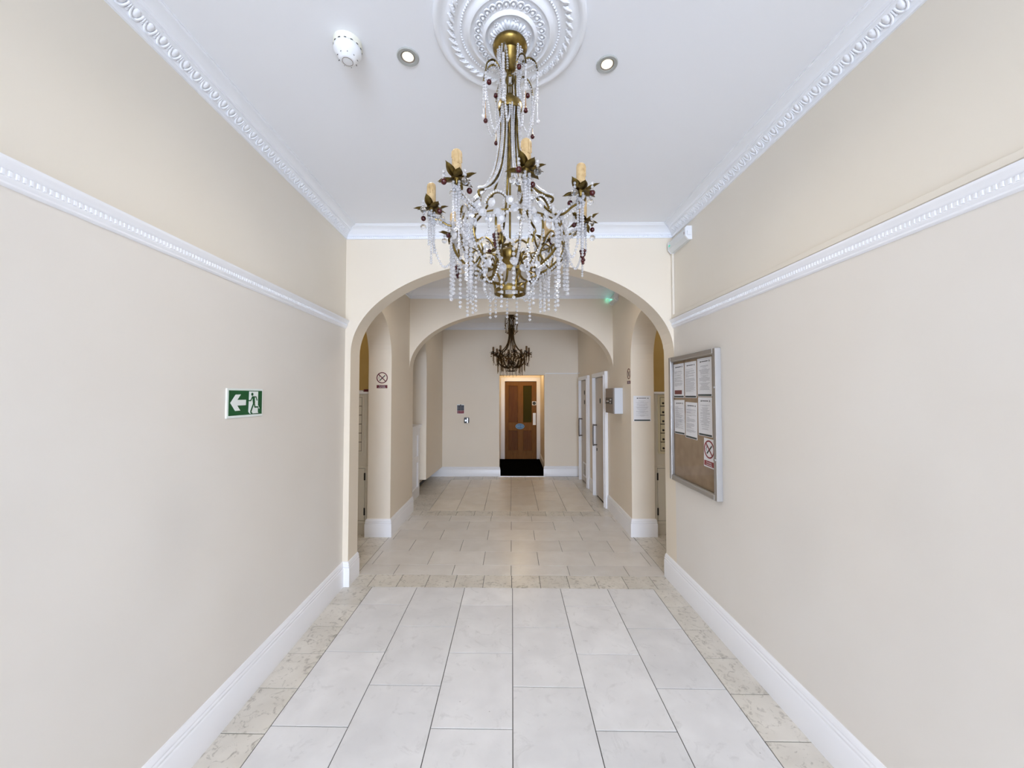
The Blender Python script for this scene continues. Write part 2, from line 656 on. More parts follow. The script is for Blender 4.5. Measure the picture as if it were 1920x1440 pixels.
# rear wall with the open entrance
wallprism('wall_rear', [(UL - .2, -.1), (-1.25, -.1), (-1.25, 2.9), (1.35, 2.9), (1.35, -.1), (UR + .2, -.1), (UR + .2, ZC + .1), (UL - .2, ZC + .1)],
          lambda u, z, t: (*S(u, V0 + t), z), -.2, 0, 'rear wall behind the viewer with the wide open entrance')
# first arch wall
A1C = (-1.357 + UR) / 2; A1A = (UR + 1.357) / 2
pts = [(-2.85, -.1), (-1.357, -.1)] + arch_pts(A1C, A1A, 2.02, .815, 56) + [(UR, -.1), (2.85, -.1), (2.85, ZC + .1), (-2.85, ZC + .1)]
wallprism('wall_near_arch', pts, lambda u, z, t: (*S(u, t), z), VA, VB, 'beige cross wall with the nearer wide elliptical arch')
# middle hall side walls with arched alcove openings
for sgn, X, nm, lb in ((-1, XL, 'wall_middle_left', 'left wall of the middle hall with an arched alcove opening'),
                       (1, XR, 'wall_middle_right', 'right wall of the middle hall with an arched alcove opening and grey panel')):
    yn = 3.49 if sgn < 0 else 3.46
    cc = (yn + YP) / 2; aa = (YP - yn) / 2
    end = A2F
    pts = [(yn, ZC + .1), (yn, 2.08)] + arch_pts(cc, aa, 2.08, .50, 28)[1:] + [(YP, -.1), (end, -.1), (end, ZC + .1)]
    wallprism(nm, pts, lambda y, z, t, X=X, s=sgn: (X + s * t, y, z), 0, RV, lb)
    # alcove: back wall behind the cabinet, end wall, front is the arch wall
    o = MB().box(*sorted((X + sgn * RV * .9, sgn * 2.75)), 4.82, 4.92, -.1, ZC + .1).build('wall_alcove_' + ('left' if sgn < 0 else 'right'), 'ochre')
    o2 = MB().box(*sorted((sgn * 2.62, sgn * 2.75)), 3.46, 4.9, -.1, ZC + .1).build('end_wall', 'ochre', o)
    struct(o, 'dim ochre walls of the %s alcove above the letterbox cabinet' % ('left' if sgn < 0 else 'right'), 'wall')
# second arch wall
pts = [(-2.85, -.1), (XL, -.1)] + arch_pts((XL + XR) / 2, (XR - XL) / 2, 2.02, .797, 56) + [(XR, -.1), (2.85, -.1), (2.85, ZC + .1), (-2.85, ZC + .1)]
wallprism('wall_second_arch', pts, lambda x, z, t: (x, t, z), A2F, A2B, 'beige cross wall with the second elliptical arch further back')
# far hall right wall with two door notches
D1 = (5.55, 6.21); D2 = (6.70, 7.36); DH = 1.935
pts = [(A2B, -.1), (D1[0], -.1), (D1[0], DH), (D1[1], DH), (D1[1], -.1), (D2[0], -.1), (D2[0], DH), (D2[1], DH), (D2[1], -.1), (YF + .1, -.1), (YF + .1, ZC + .1), (A2B, ZC + .1)]
wallprism('wall_far_right', pts, lambda y, z, t: (right3(y) + t, y, z), 0, .12, 'right wall of the far hall with two narrow doors')
# far hall left wall: arched opening, then a recess under a soffit
pts = [(A2B, ZC + .1), (A2B, 2.0)] + arch_pts(5.80, .43, 2.0, .74, 24)[1:] + [(6.23, .25), (YF, .19), (YF, ZC + .1)]
wallprism('wall_far_left', pts, lambda y, z, t: (XL - t, y, z), 0, RV, 'left wall of the far hall with a small arch, stopping short of the floor')
mb = MB()
mb.box(-2.0, XL - RV, 6.0, YF + .1, -.1, ZC + .1)
mb.box(-2.6, -1.9, 5.9, 6.02, -.1, ZC + .1)
mb.box(-2.7, -2.58, 5.3, 6.02, -.1, ZC + .1)
struct(mb.build('wall_recess', 'paint'), 'beige wall behind the partition left in the far hall', 'wall')
# far wall with the doorway
pts = [(-1.9, -.1), (-.258, -.1), (-.258, 2.066), (.664, 2.066), (.664, -.1), (1.6, -.1), (1.6, ZC + .1), (-1.9, ZC + .1)]
wallprism('wall_far', pts, lambda x, z, t: (x, t, z), YF, YF + .18, 'far beige wall of the hall pierced by the timber door recess')
# recess behind the far wall
mb = MB()
mb.box(-.50, -.315, YF + .15, 9.9, -.1, 2.7)
mb.box(.73, .9, YF + .15, 9.9, -.1, 2.7)
mb.box(-.5, .9, YF + .15, 9.9, 2.55, 2.7)
o = mb.build('wall_recess_corridor', 'paint')
struct(o, 'warm lit side walls and ceiling of the recess before the timber door', 'wall')
pts = [(-.5, -.1), (-.185, -.1), (-.185, 2.012), (.637, 2.012), (.637, -.1), (.9, -.1), (.9, 2.7), (-.5, 2.7)]
wallprism('wall_door_end', pts, lambda x, z, t: (x, t, z), 9.69, 9.85, 'end wall of the recess around the timber door')
# shell so that no daylight leaks in from the sides
mb = MB()
mb.box(-3.0, -2.86, 3.2, 10.1, -.1, ZC + .1); mb.box(2.86, 3.0, 3.2, 10.1, -.1, ZC + .1); mb.box(-3.0, 3.0, 10.0, 10.12, -.1, ZC + .1)
struct(mb.build('wall_outer', 'paint'), 'outer walls of the building around the halls', 'wall')
cl = MB().box(-3.1, 3.1, -6.6, 10.2, ZC, ZC + .1).build('ceiling', 'plaster')
struct(cl, 'white plaster ceiling over the halls', 'ceiling')

# ------------------------------------------------------------------ cornices, picture rails, baseboards
CORN = [(0, -.085), (.010, -.085), (.013, -.078), (.012, -.066), (.016, -.062), (.022, -.052), (.034, -.040), (.050, -.031), (.056, -.031), (.057, -.026),
        (.064, -.026), (.070, -.016), (.085, -.010), (.105, -.008), (.120, -.008), (.122, -.004), (.127, -.004), (.127, .01), (0, .01)]
CORNB = [(0, -.085), (.012, -.085), (.014, -.078), (.010, -.074), (.010, -.060), (.020, -.058), (.022, -.052), (.026, -.052), (.030, -.046), (.034, -.044),
         (.050, -.030), (.078, -.018), (.104, -.012), (.108, -.008), (.116, -.008), (.120, -.003), (.127, -.003), (.127, .01), (0, .01)]
trims = [0]


def trim(mb, label, m='plaster', smooth=30):
    trims[0] += 1
    o = mb.build('trim_%d' % trims[0], m, None, smooth)
    return struct(o, label, 'trim')


# egg-and-dart motif (local: y along the run, x out of the wall, z up; origin at centre of the ovolo)
mb = MB()
mb.ball((-.002, 0, .003), .0150, 12, 8, .52, .95, 1.3)
arc = [(.000 + .003 * sin(pi * k / 12), .0200 * sin(-pi / 2 + pi * k / 12), .014 - .036 * cos(-pi / 2 + pi * k / 12)) for k in range(13)]
mb.tube(arc, .0042, 6)
mb.tube([(.001, .027, .014), (.002, .027, .0), (0, .027, -.016)], [.003, .0032, .0012], 5)
mb.tube([(.001, .0225, -.004), (.001, .0255, -.015)], [.001, .0026], 4)
mb.tube([(.001, .0315, -.004), (.001, .0285, -.015)], [.001, .0026], 4)
EGG = mb.mesh('egg_motif', 'plaster', 50)
dn = Vector((SX, 1)).normalized()
corn_objs = []
for sgn, U in ((1, UL), (-1, UR)):
    mb = MB()
    nrm = (sgn, 0)
    a = S(U, V0); b = S(U, VA)
    molding(mb, a, b, nrm, CORN, 0, -1, ZC)
    t = trim(mb, 'white plaster cornice with egg and dart along the %s wall' % ('left' if sgn > 0 else 'right'))
    v = VA - .09
    while v > -.2:
        x, y = S(U + sgn * .030, v)
        put('egg_motif', EGG, t, (x, y, ZC - .046), (0, rad(47), 0 if sgn > 0 else pi))
        v -= .0542
    corn_objs.append(t)
mb = MB()
molding(mb, S(UL, VA), S(UR, VA), (0, -1), CORNB, 1, -1, ZC)
t = trim(mb, 'white plaster cornice above the nearer arch')
be = MB()
k = 0
while UL + .03 + k * .02 < UR - .03:
    x, y = S(UL + .03 + k * .02, VA)
    be.ball((x, y - .012, ZC - .067), .006, 6, 4, 1.2, .7, .9); k += 1
o = be.build('bead_strip', 'plaster', t, 60); o['kind'] = 'stuff'
for (a, b, n, m0, m1, lb) in (
        ((XL, A2F), (XR, A2F), (0, -1), 1, -1, 'white cornice over the second arch in the middle hall'),
        ((XL, VB), (XL, A2F), (1, 0), 0, -1, 'white cornice along the left of the middle hall'),
        ((XR, VB), (XR, A2F), (-1, 0), 0, -1, 'white cornice along the right of the middle hall'),
        ((XL, YF), (right3(YF), YF), (0, -1), 1, -1, 'white cornice on the far wall'),
        ((XL, A2B), (XL, YF), (1, 0), 0, -1, 'white cornice along the left of the far hall'),
        ((right3(A2B), A2B), (right3(YF), YF), (-1, 0), 0, -1, 'white cornice along the right of the far hall')):
    hb = [(d * 1.0, h * (1.45 if n[1] else 1.45)) for d, h in CORNB]
    mb = MB(); molding(mb, a, b, n, hb, m0, m1, ZC)
    trim(mb, lb)

RAIL = [(0, -.002), (.008, 0), (.012, .004), (.012, .010), (.018, .016), (.020, .020), (.019, .023), (.019, .040), (.022, .042), (.026, .048), (.028, .054),
        (.034, .060), (.036, .066), (.036, .072), (0, .074)]
DENT = MB().add([(0, -.0045, -.0085), (.0045, -.003, -.0075), (.0045, .003, -.0075), (0, .0045, -.0085), (0, -.0045, .0085), (.0045, -.003, .0075), (.0045, .003, .0075), (0, .0045, .0085)],
                [(0, 1, 2, 3), (7, 6, 5, 4), (0, 4, 5, 1), (1, 5, 6, 2), (2, 6, 7, 3)]).mesh('dentil', 'plaster')
for sgn, U in ((1, UL), (-1, UR)):
    mb = MB(); molding(mb, S(U, V0), S(U, VA), (sgn, 0), RAIL, 0, 0, ZR)
    t = trim(mb, 'white picture rail with a row of dentils on the %s wall' % ('left' if sgn > 0 else 'right'), 'white', 35)
    v = VA - .012
    rest = MB()
    while v > V0 + .02:
        x, y = S(U + sgn * .0188, v)
        if v > .72:
            put('dentil', DENT, t, (x, y, ZR + .0315), (0, 0, 0 if sgn > 0 else pi))
        else:
            rest.box(*sorted((x, x + sgn * .0045)), y - .004, y + .004, ZR + .0235, ZR + .0395)
        v -= .0158
    o = rest.build('dentil_run', 'plaster', t); o['kind'] = 'stuff'

BASE = [(0, 0), (.022, 0), (.022, .148), (.020, .152), (.0165, .156), (.0165, .160), (.019, .164), (.019, .170), (.014, .176), (.014, .180), (.0155, .184),
        (.012, .196), (.006, .205), (0, .207)]


def base(name, label, segs, prof=BASE):
    mb = MB()
    for (a, b, n, m0, m1) in segs:
        molding(mb, a, b, n, prof, m0, m1)
    return struct(mb.build(name, 'white', None, 30), label, 'baseboard')


jx = -1.357
base('baseboard_left', 'tall white baseboard of the left wall turning round the arch jamb', [
    (S(UL, V0), S(UL, VA), (1, 0), 0, -1),
    (S(UL, VA), S(jx, VA), (0, -1), 1, 1),
    (S(jx, VA), S(jx, VB), (1, 0), -1, 0)])
base('baseboard_right', 'tall white baseboard of the right wall ending at the arch', [(S(UR, V0), S(UR, VB), (-1, 0), 0, 0)])
for sgn, X, nm in ((-1, XL, 'left'), (1, XR, 'right')):
    o = -sgn
    end = A2B if sgn < 0 else 5.478
    base('baseboard_%s_pier' % nm, 'white baseboard wrapped round the %s pier of the middle hall' % nm, [
        ((X + sgn * RV, YP), (X, YP), (0, -1), -1, 1),
        ((X, YP), (X, end), (o, 0), -1, 0)])
base('baseboard_gap', 'short white baseboard between the two narrow doors', [((right3(6.29), 6.29), (right3(6.62), 6.62), (-1, 0), 0, 0)])
base('baseboard_far_right', 'white baseboard on the far wall right of the recess', [((.664, YF), (right3(YF), YF), (0, -1), -1, 0)])
base('baseboard_far_left', 'white baseboard on the far wall left of the recess', [((XL - RV, YF), (-.258, YF), (0, -1), 0, 1)], [(d, h * .93) for d, h in BASE])
struct(MB().box(XL - RV, XL - RV + .02, 6.64, YF - .025, 0, .04).build('baseboard_recess', 'black'), 'low black skirting at the foot of the left recess', 'baseboard')
base('baseboard_corridor', 'white baseboard inside the recess right of the black carpet', [((.73, YF + .18), (.73, 9.69), (-1, 0), 0, 0)], [(d, h * .75) for d, h in BASE])
mb = MB()
mb.box(.68, right3(YF) - .001, YF - .012, YF, 2.09, 2.104)
mb.box(right3(7.5) - .012, right3(7.5) + .003, 7.5, YF, 2.09, 2.104)
trim(mb, 'thin painted rail on the far wall right of the recess', 'white')

# ------------------------------------------------------------------ doors
def casing(mb, x0, x1, h, w, t, y=0):
    """mitred architrave in local coords, outside x0-w..x1+w"""
    for (a, b) in ((x0 - w, x0), (x1, x1 + w)):
        mb.bbox(a, b, y - t, y + .01, 0, h + w, .004)
    mb.bbox(x0, x1, y - t, y + .01, h, h + w, .004)
    for (a, b) in ((x0 - .018, x0), (x1, x1 + .018)):
        mb.bbox(a, b, y - t - .008, y - t + .002, 0, h + .018, .002)
    mb.bbox(x0, x1, y - t - .008, y - t + .002, h, h + .018, .002)


# timber door at the end
d = put('door_1', None, None, (-.181, 9.69, .006))
struct(d, 'oak four panel door with a tall dark glass pane and oval blue plaque', 'door')
LW, LH = .814, 2.0
kx = lambda x: (x - 118) * LW / 430
kz = lambda y: (1228 - y) * LH / 1048
lx = [0, kx(163), kx(298), kx(360), kx(489), LW]
lz = [0, kz(1118), kz(838), kz(742), kz(232), LH]
mb = MB()
mb.box(0, lx[1], 0, .044, 0, LH); mb.box(lx[4], LW, 0, .044, 0, LH); mb.box(lx[2], lx[3], 0, .044, 0, LH)
for za, zb in ((lz[0], lz[1]), (lz[2], lz[3]), (lz[4], LH)):
    mb.box(lx[1], lx[2], 0, .044, za, zb); mb.box(lx[3], lx[4], 0, .044, za, zb)
mb.build('leaf', 'oak', d)
for (xa, xb, za, zb, m, nm) in ((lx[1], lx[2], lz[3], lz[4], 'oakpanel', 'panel'), (lx[3], lx[4], lz[3], lz[4], 'dark_glass', 'glass_pane'),
                                (lx[1], lx[2], lz[1], lz[2], 'oakpanel', 'panel'), (lx[3], lx[4], lz[1], lz[2], 'oakpanel', 'panel')):
    pn = MB().box(xa, xb, .016, .03, za, zb).build(nm, m, d)
    mb = MB()
    w = .014
    for (a, b, c, e) in ((xa, xa + w, za, zb), (xb - w, xb, za, zb), (xa + w, xb - w, za, za + w), (xa + w, xb - w, zb - w, zb)):
        mb.bbox(a, b, -.006, .016, c, e, .004)
    mb.build('bead_molding', 'oak', pn)
mb = MB(); casing(mb, -.006, LW + .006, LH + .004, .10, .02); mb.build('architrave', 'white', d)
pl = MB().prism([(.115 * cos(2 * pi * k / 32), .072 * sin(2 * pi * k / 32)) for k in range(32)], lambda a, b, t: (a, t, b), -.012, 0).build('plaque', 'blue', d, None, (kx(322), 0, kz(788)))
mb = MB()
for k in range(32):
    a0, a1 = 2 * pi * k / 32, 2 * pi * (k + 1) / 32
    mb.add([(q * .115 * cos(a), -.013, q * .072 * sin(a)) for a in (a0, a1) for q in (1.0, .9)], [(0, 1, 3, 2)])
for x0, pat in ((-.075, '50'), (-.018, '-'), (.022, '9')):
    pass
for (x, w, h) in ((-.062, .028, .05), (-.02, .03, .05), (.018, .016, .012), (.055, .034, .05)):
    for (a, b, c, e) in ((x - w / 2, x - w / 2 + .008, -h / 2, h / 2), (x + w / 2 - .008, x + w / 2, -h / 2, h / 2), (x - w / 2, x + w / 2, h / 2 - .009, h / 2), (x - w / 2, x + w / 2, -h / 2, -h / 2 + .009)):
        mb.box(a, b, -.0145, -.012, c, e)
mb.build('lettering', 'silver_blue', pl)
ds = MB().bbox(kx(488), kx(546), -.006, 0, kz(503), kz(449), .003).build('door_sign', 'paper', d)
MB().prism([(.042 * cos(2 * pi * k / 20), .042 * sin(2 * pi * k / 20)) for k in range(20)], lambda a, b, t: (a + kx(517), t, b + kz(476)), -.009, -.004).build('round_symbol', 'inkdark', ds)
MB().bbox(kx(499), kx(540), -.006, 0, kz(770), kz(608), .002).build('push_plate', 'diffuser', d, None)

# two narrow painted doors on the right of the far hall
ang3 = math.atan(.0205)
for i, (a, b, vent) in enumerate(((D1[0], D1[1], False), (D2[0], D2[1], True))):
    # local x runs towards the viewer (world -y); origin at the far bottom corner
    d = put('door_%d' % (i + 2), None, None, (right3(b), b, 0), (0, 0, -pi / 2 + ang3))
    struct(d, 'nearer narrow beige door with a steel pull handle and white casing' if not vent else 'further narrow beige door with a vent grille at its foot', 'door')
    w = b - a
    MB().bbox(.004, w - .004, .002, .042, .02, DH - .004, .002).build('leaf', 'doorpaint', d)
    MB().box(0, w, .03, .06, 0, .02).build('shadow_gap', 'black', d)
    mb = MB(); casing(mb, 0, w, DH, .07, .045); mb.build('architrave', 'white', d)
    hz = 1.0 if not vent else 1.03
    hx = .075
    pth = smooth_path([(hx, .004, hz + .16), (hx, -.045, hz + .16), (hx, -.062, hz + .145), (hx, -.062, hz - .145), (hx, -.045, hz - .16), (hx, .004, hz - .16)], 5)
    MB().tube(pth, .011, 8).build('pull_handle', 'darksteel', d, 40)
    ck = MB().prism([(.014 * cos(2 * pi * k / 12), .024 * sin(2 * pi * k / 12)) for k in range(12)], lambda p, q, t: (p + hx + .004, t, q + hz - .235), -.006, .004).build('keyhole_cover', 'black' if not vent else 'steel', d)
    for zz in ((1.56,) if not vent else (1.70, 1.52)):
        MB().flat([(w * .46 + .024 * cos(2 * pi * k / 14), zz + .042 * sin(2 * pi * k / 14)) for k in range(14)], -.004, .004).build('door_label', 'inkdark', d)
    if vent:
        mb = MB()
        x0, x1, z0, z1 = .16, .42, .12, .38
        for q in ((x0, x0 + .02, z0, z1), (x1 - .02, x1, z0, z1), (x0 + .02, x1 - .02, z0, z0 + .02), (x0 + .02, x1 - .02, z1 - .02, z1)):
            mb.bbox(q[0], q[1], -.006, .003, q[2], q[3], .002)
        g = mb.build('vent_grille', 'white', d)
        MB().box(x0 + .01, x1 - .01, -.001, .003, z0 + .01, z1 - .01).build('vent_hole', 'black', g)
        sl = MB().box(x0 + .02, x1 - .02, -.006, .0, -.0045, .0045).mesh('slat', 'cream')
        for k in range(11):
            put('slat', sl, g, (0, 0, z0 + .03 + k * .02))

# ------------------------------------------------------------------ ceiling rose
RX, RY = -.008, 1.44
rose = thing('ceiling_rose', 'round ornate white plaster rose above the nearer chandelier', 'ceiling rose', (RX, RY + .018, ZC))
prof = [(.306, .002), (.305, -.006), (.300, -.012), (.288, -.015), (.278, -.010), (.272, -.006), (.256, -.010), (.252, -.013), (.220, -.016), (.214, -.013), (.204, -.014), (.188, -.018),
        (.182, -.018), (.174, -.022), (.168, -.031), (.160, -.033), (.154, -.028), (.146, -.026), (.110, -.033), (.107, -.040), (.100, -.044), (.094, -.041), (.090, -.034), (.05, -.040), (.001, -.046)]
MB().lathe(prof, 96).build('medallion', 'plaster', rose, 50)
lf = MB()
for j, (dx, rr) in enumerate(((-.006, .0085), (.004, .0075), (.012, .005))):
    lf.ball((dx * .3, dx, 0), rr, 8, 6, 1.35, .95, .55)
lf.tube([(-.013, -.018, 0), (0, -.004, -.003), (.013, .014, 0)], [.003, .0055, .003], 7)
LEAF = lf.mesh('leaf_motif', 'plaster', 60)
for k in range(46):
    a = 2 * pi * k / 46
    put('leaf_motif', LEAF, rose, (.236 * cos(a), .236 * sin(a), -.017), (0, 0, a))
BEAD = MB().ball((0, 0, 0), .0052, 8, 5).mesh('bead', 'plaster', 60)
for k in range(104):
    a = 2 * pi * k / 104
    put('bead', BEAD, rose, (.196 * cos(a), .196 * sin(a), -.018), (0, 0, a))
sc = MB()
sc.ball((0, 0, 0), .0075, 8, 6, 1, .9, .9)
sc.tube([(.015 * cos(t_), .0125 * sin(t_), -.001) for t_ in [rad(-150) + rad(300) * k / 12 for k in range(13)]], .0034, 6)
SCR = sc.mesh('scroll_motif', 'plaster', 60)
for k in range(30):
    a = 2 * pi * k / 30
    put('scroll_motif', SCR, rose, (.1275 * cos(a), .1275 * sin(a), -.031), (0, 0, a + .5))
ac = MB()
for j in range(7):
    q = (j - 3) / 3
    p = [(.018, 0, 0), (.036, .012 * q, -.008), (.055 + .02 * (1 - abs(q)), .034 * q, -.007), (.060 + .018 * (1 - abs(q)) - .006, .044 * q, .002)]
    ac.tube(smooth_path(p, 4), [.003 + .0035 * sin(pi * t_ / 12) for t_ in range(13)], 6)
ACA = ac.mesh('acanthus_leaf', 'plaster', 60)
gr = MB()
for (x, y, r) in ((.074, .0, .006), (.070, .008, .005), (.078, .007, .005), (.066, -.006, .005), (.060, .002, .0055), (.078, -.008, .0045), (.083, .0, .004), (.055, .009, .004)):
    gr.ball((x, y, -.002), r, 7, 5)
GRA = gr.mesh('grape_motif', 'plaster', 60)
for k in range(6):
    put('acanthus_leaf', ACA, rose, (0, 0, -.036), (0, 0, 2 * pi * k / 6 + .3))
    put('grape_motif', GRA, rose, (0, 0, -.036), (0, 0, 2 * pi * (k + .5) / 6 + .3))

# ------------------------------------------------------------------ chandelier
CZ = ZC
ch = thing('chandelier', 'large brass and crystal chandelier hanging in the front hall nearest the viewer', 'chandelier', (RX, RY, CZ), 0, 'brass crystal chandeliers')
TH = [rad(10 + 45 * k) for k in range(8)]


def pol(r, th, z):      # th = 0 points to the viewer
    return Vector((r * sin(th), -r * cos(th), z))


MB().lathe([(.02, -.052), (.05, -.070), (.066, -.085), (.069, -.094), (.067, -.102), (.058, -.112), (.040, -.118), (.038, -.122), (.034, -.128), (.026, -.155), (.021, -.173),
            (.0215, -.180), (.015, -.186), (.006, -.188)], 32).build('canopy', 'brass', ch, 45)
MB().tube([(0, 0, -.0), (0, 0, -.06)], .008, 8).build('ceiling_hook', 'bronze', ch, 40)
mb = MB()
mb.tube([(0, 0, -.175), (0, 0, -.205)], .007, 8)
mb.tube([(.016 * cos(t_), 0, -.225 + .022 * sin(t_)) for t_ in [2 * pi * k / 14 for k in range(15)]], .003, 6)
mb.tube([(0, .012 * cos(t_), -.262 + .022 * sin(t_)) for t_ in [2 * pi * k / 14 for k in range(15)]], .003, 6)
mb.tube([(0, 0, -.28), (0, 0, -.33)], .008, 8)
mb.build('chain', 'bronze', ch, 50)
MB().lathe([(.018, -.295), (.022, -.298), (.022, -.312), (.030, -.318), (.046, -.322), (.048, -.326), (.048, -.352), (.046, -.356), (.030, -.358), (.012, -.360)], 24).build('collar', 'brass', ch, 40)
MB().tube([(0, 0, -.355), (0, 0, -.93)], .0042, 10).build('centre_rod', 'brass', ch, 40)
MB().lathe([(.006, -.885), (.012, -.888), (.012, -.900), (.034, -.905), (.044, -.915), (.045, -.930), (.038, -.948), (.024, -.960), (.010, -.966), (.004, -.985)], 24).build('hub_bowl', 'brass', ch, 40)


def strand(mb, P, r, step, n=6, m=4, jit=.0):
    for q in resample(P, step):
        mb.ball(q, r * (1 + jit * RND.uniform(-1, 1)), n, m)


def hang(mb, p, length, r, step, pin=True):
    z = 0
    k = 0
    mb.tube([p, p - Vector((0, 0, length))], .0006, 3)
    while z < length:
        mb.ball((p.x, p.y, p.z - z), r, 7, 5, 1, 1, .92)
        z += step
        k += 1


# upper crown of drooping curls
for k in range(8):
    th = rad(-12.5 + 45 * k)
    tall = k % 2 == 0
    zt = -.155 if tall else -.185
    pts = [pol(.044, th, -.335), pol(.040, th, -.28), pol(.046, th, zt - .02), pol(.072, th, zt + .006), pol(.100, th, zt - .016), pol(.109, th, zt - .055)]
    P = smooth_path(pts, 6)
    MB().tube(P, .0040, 7).build('curl', 'bronze', ch, 45)
    mb = MB()
    tip = P[-1]
    strand(mb, [p + Vector((0, 0, -.009)) for p in P[10:]], .0050, .0095, jit=.15)
    ln = RND.uniform(.085, .125)
    mb.build('crystal_strand', 'glass', ch); mb = MB()
    hang(mb, tip + Vector((0, 0, -.008)), ln, .0062, .0125)
    mb.build('crystal_strand', 'glass', ch); mb = MB()
    # swag back to the collar
    e = pol(.046, th + .2, -.345)
    mid = (tip + e) / 2 + Vector((0, 0, -.16))
    strand(mb, smooth_path([tip + Vector((0, 0, -.01)), tip * .96 + Vector((0, 0, -.09)), mid, e + Vector((0, 0, -.05)), e], 8), .0048, .0098, jit=.15)
    mb.build('crystal_strand', 'glass', ch)
    # long tear drop
    amber = k % 2 == 1 or k == 4
    b = tip + Vector((0, 0, -ln - .015))
    lg = .07 if k % 3 else .03
    mb = MB(); mb.tube([b, b + Vector((0, 0, -lg * .6)), b + Vector((0, 0, -lg))], [.001, .0016, .004], 7)
    o = mb.build('drop_neck', 'amberneck' if amber else 'glass', ch, 60)
    MB().ball(b + Vector((0, 0, -lg - .005)), .0088, 10, 7).build('drop', 'amber' if amber else 'glass', o, 60)
for k in range(5):      # dark red drops tucked in the crown
    th = rad(20 + 72 * k)
    MB().ball(pol(.10 - .03 * (k % 2), th, -.255 - .03 * (k % 3)), .0095, 10, 7).build('crown_drop', 'amber', ch, 60)
# strands from the canopy to the collar
for k in range(14):
    th = (pi / 2 if k < 7 else -pi / 2) + ((k % 7) - 3) * .30
    mb = MB()
    strand(mb, smooth_path([pol(.050, th, -.098), pol(.047, th, -.16), pol(.040, th, -.25), pol(.046, th, -.318)], 8), .0052, .0088, jit=.2)
    mb.build('crystal_strand', 'glass', ch)
# bell rods with beads
for k, th in enumerate(TH):
    th_ = th - rad(0)
    pts = [(.040, -.356), (.0345, -.42), (.038, -.49), (.047, -.552), (.059, -.602), (.079, -.646), (.112, -.694), (.151, -.730), (.178, -.746), (.190, -.757), (.187, -.768), (.177, -.768)]
    P = smooth_path([pol(r, th_, z) for r, z in pts], 6)
    MB().tube(P, .0046, 8).build('bell_rod', 'bronze', ch, 45)
    Q = [p + (Vector((p.x, p.y, 0)).normalized() * .0075 + Vector((0, 0, .004))) for p in P[:52]]
    mb = MB(); strand(mb, Q, .0046, .0078, 6, 4, .1)
    mb.build('crystal_strand', 'glass', ch)
    Q = [pol(p.xy.length * .93 + .002, th_ + .30 * (1 - i / 60), p.z + .003) for i, p in enumerate(P[:50])]
    mb = MB(); strand(mb, Q, .0042, .0076, 6, 4, .1)
    mb.build('crystal_strand', 'glass', ch)

# candle arms, cups, candles
pm = MB()
n1, n2 = 8, 4
vv = []
for i in range(n1 + 1):
    t = i / n1
    w = .0150 * (sin(pi * min(1, t * .82 + .18)) ** .8) * (1 - t ** 4) + .0004
    x = .006 + .047 * t
    z = .032 * t ** 1.5 - .010 * max(0, t - .75)
    for j in range(n2 + 1):
        s_ = (j / n2 - .5) * 2
        vv.append((x, s_ * w, z + .0045 * s_ * s_ * sin(pi * t)))
nf = len(vv)
th_p = .0009
vv2 = [(a, b, c - th_p) for a, b, c in vv]
ff = []
for i in range(n1):
    for j in range(n2):
        q = i * (n2 + 1) + j
        ff.append((q, q + 1, q + n2 + 2, q + n2 + 1))
        ff.append((nf + q, nf + q + n2 + 1, nf + q + n2 + 2, nf + q + 1))
pm.add(vv + vv2, ff)
for i in range(n1):
    for j in (0, n2):
        q = i * (n2 + 1) + j
        pm.add([], [])
        pm.f.append((q, nf + q, nf + q + n2 + 1, q + n2 + 1)); pm.m.append(0)
PETAL = pm.mesh('petal', 'bronze', 60)
CUP = MB().lathe([(.003, -.022), (.006, -.018), (.006, -.010), (.013, -.004), (.0175, .0), (.0175, .006), (.010, .008)], 16).mesh('candle_cup', 'bronze', 50)
cn = MB().lathe([(.0150, .004), (.0155, .02), (.0156, .070), (.0154, .082), (.0140, .088), (.0100, .0915), (.004, .0925)], 20)
rr_ = random.Random(5)
for k in range(9):
    a = rr_.uniform(0, 6.28); l = rr_.uniform(.012, .045)
    cn.tube([(.0150 * cos(a), .0150 * sin(a), .086), (.0158 * cos(a), .0158 * sin(a), .080), (.0157 * cos(a), .0157 * sin(a), .084 - l)], [.0012, .0017, .0023], 5)
CANDLE = cn.mesh('candle', 'candle', 50)
BALLC = MB().ball((0, 0, 0), .0115, 12, 8).mesh('crystal_ball', 'ballglass', 70)
BALLA = MB().ball((0, 0, 0), .0098, 12, 8).mesh('red_ball', 'amber', 70)
SMALL = MB().ball((0, 0, 0), .0052, 8, 5).ball((0, 0, -.0125), .0056, 8, 5).tube([(0, 0, .006), (0, 0, -.03)], .0005, 3).mesh('bead_link', 'glass', 30)
RC, ZCUP = .300, -.763
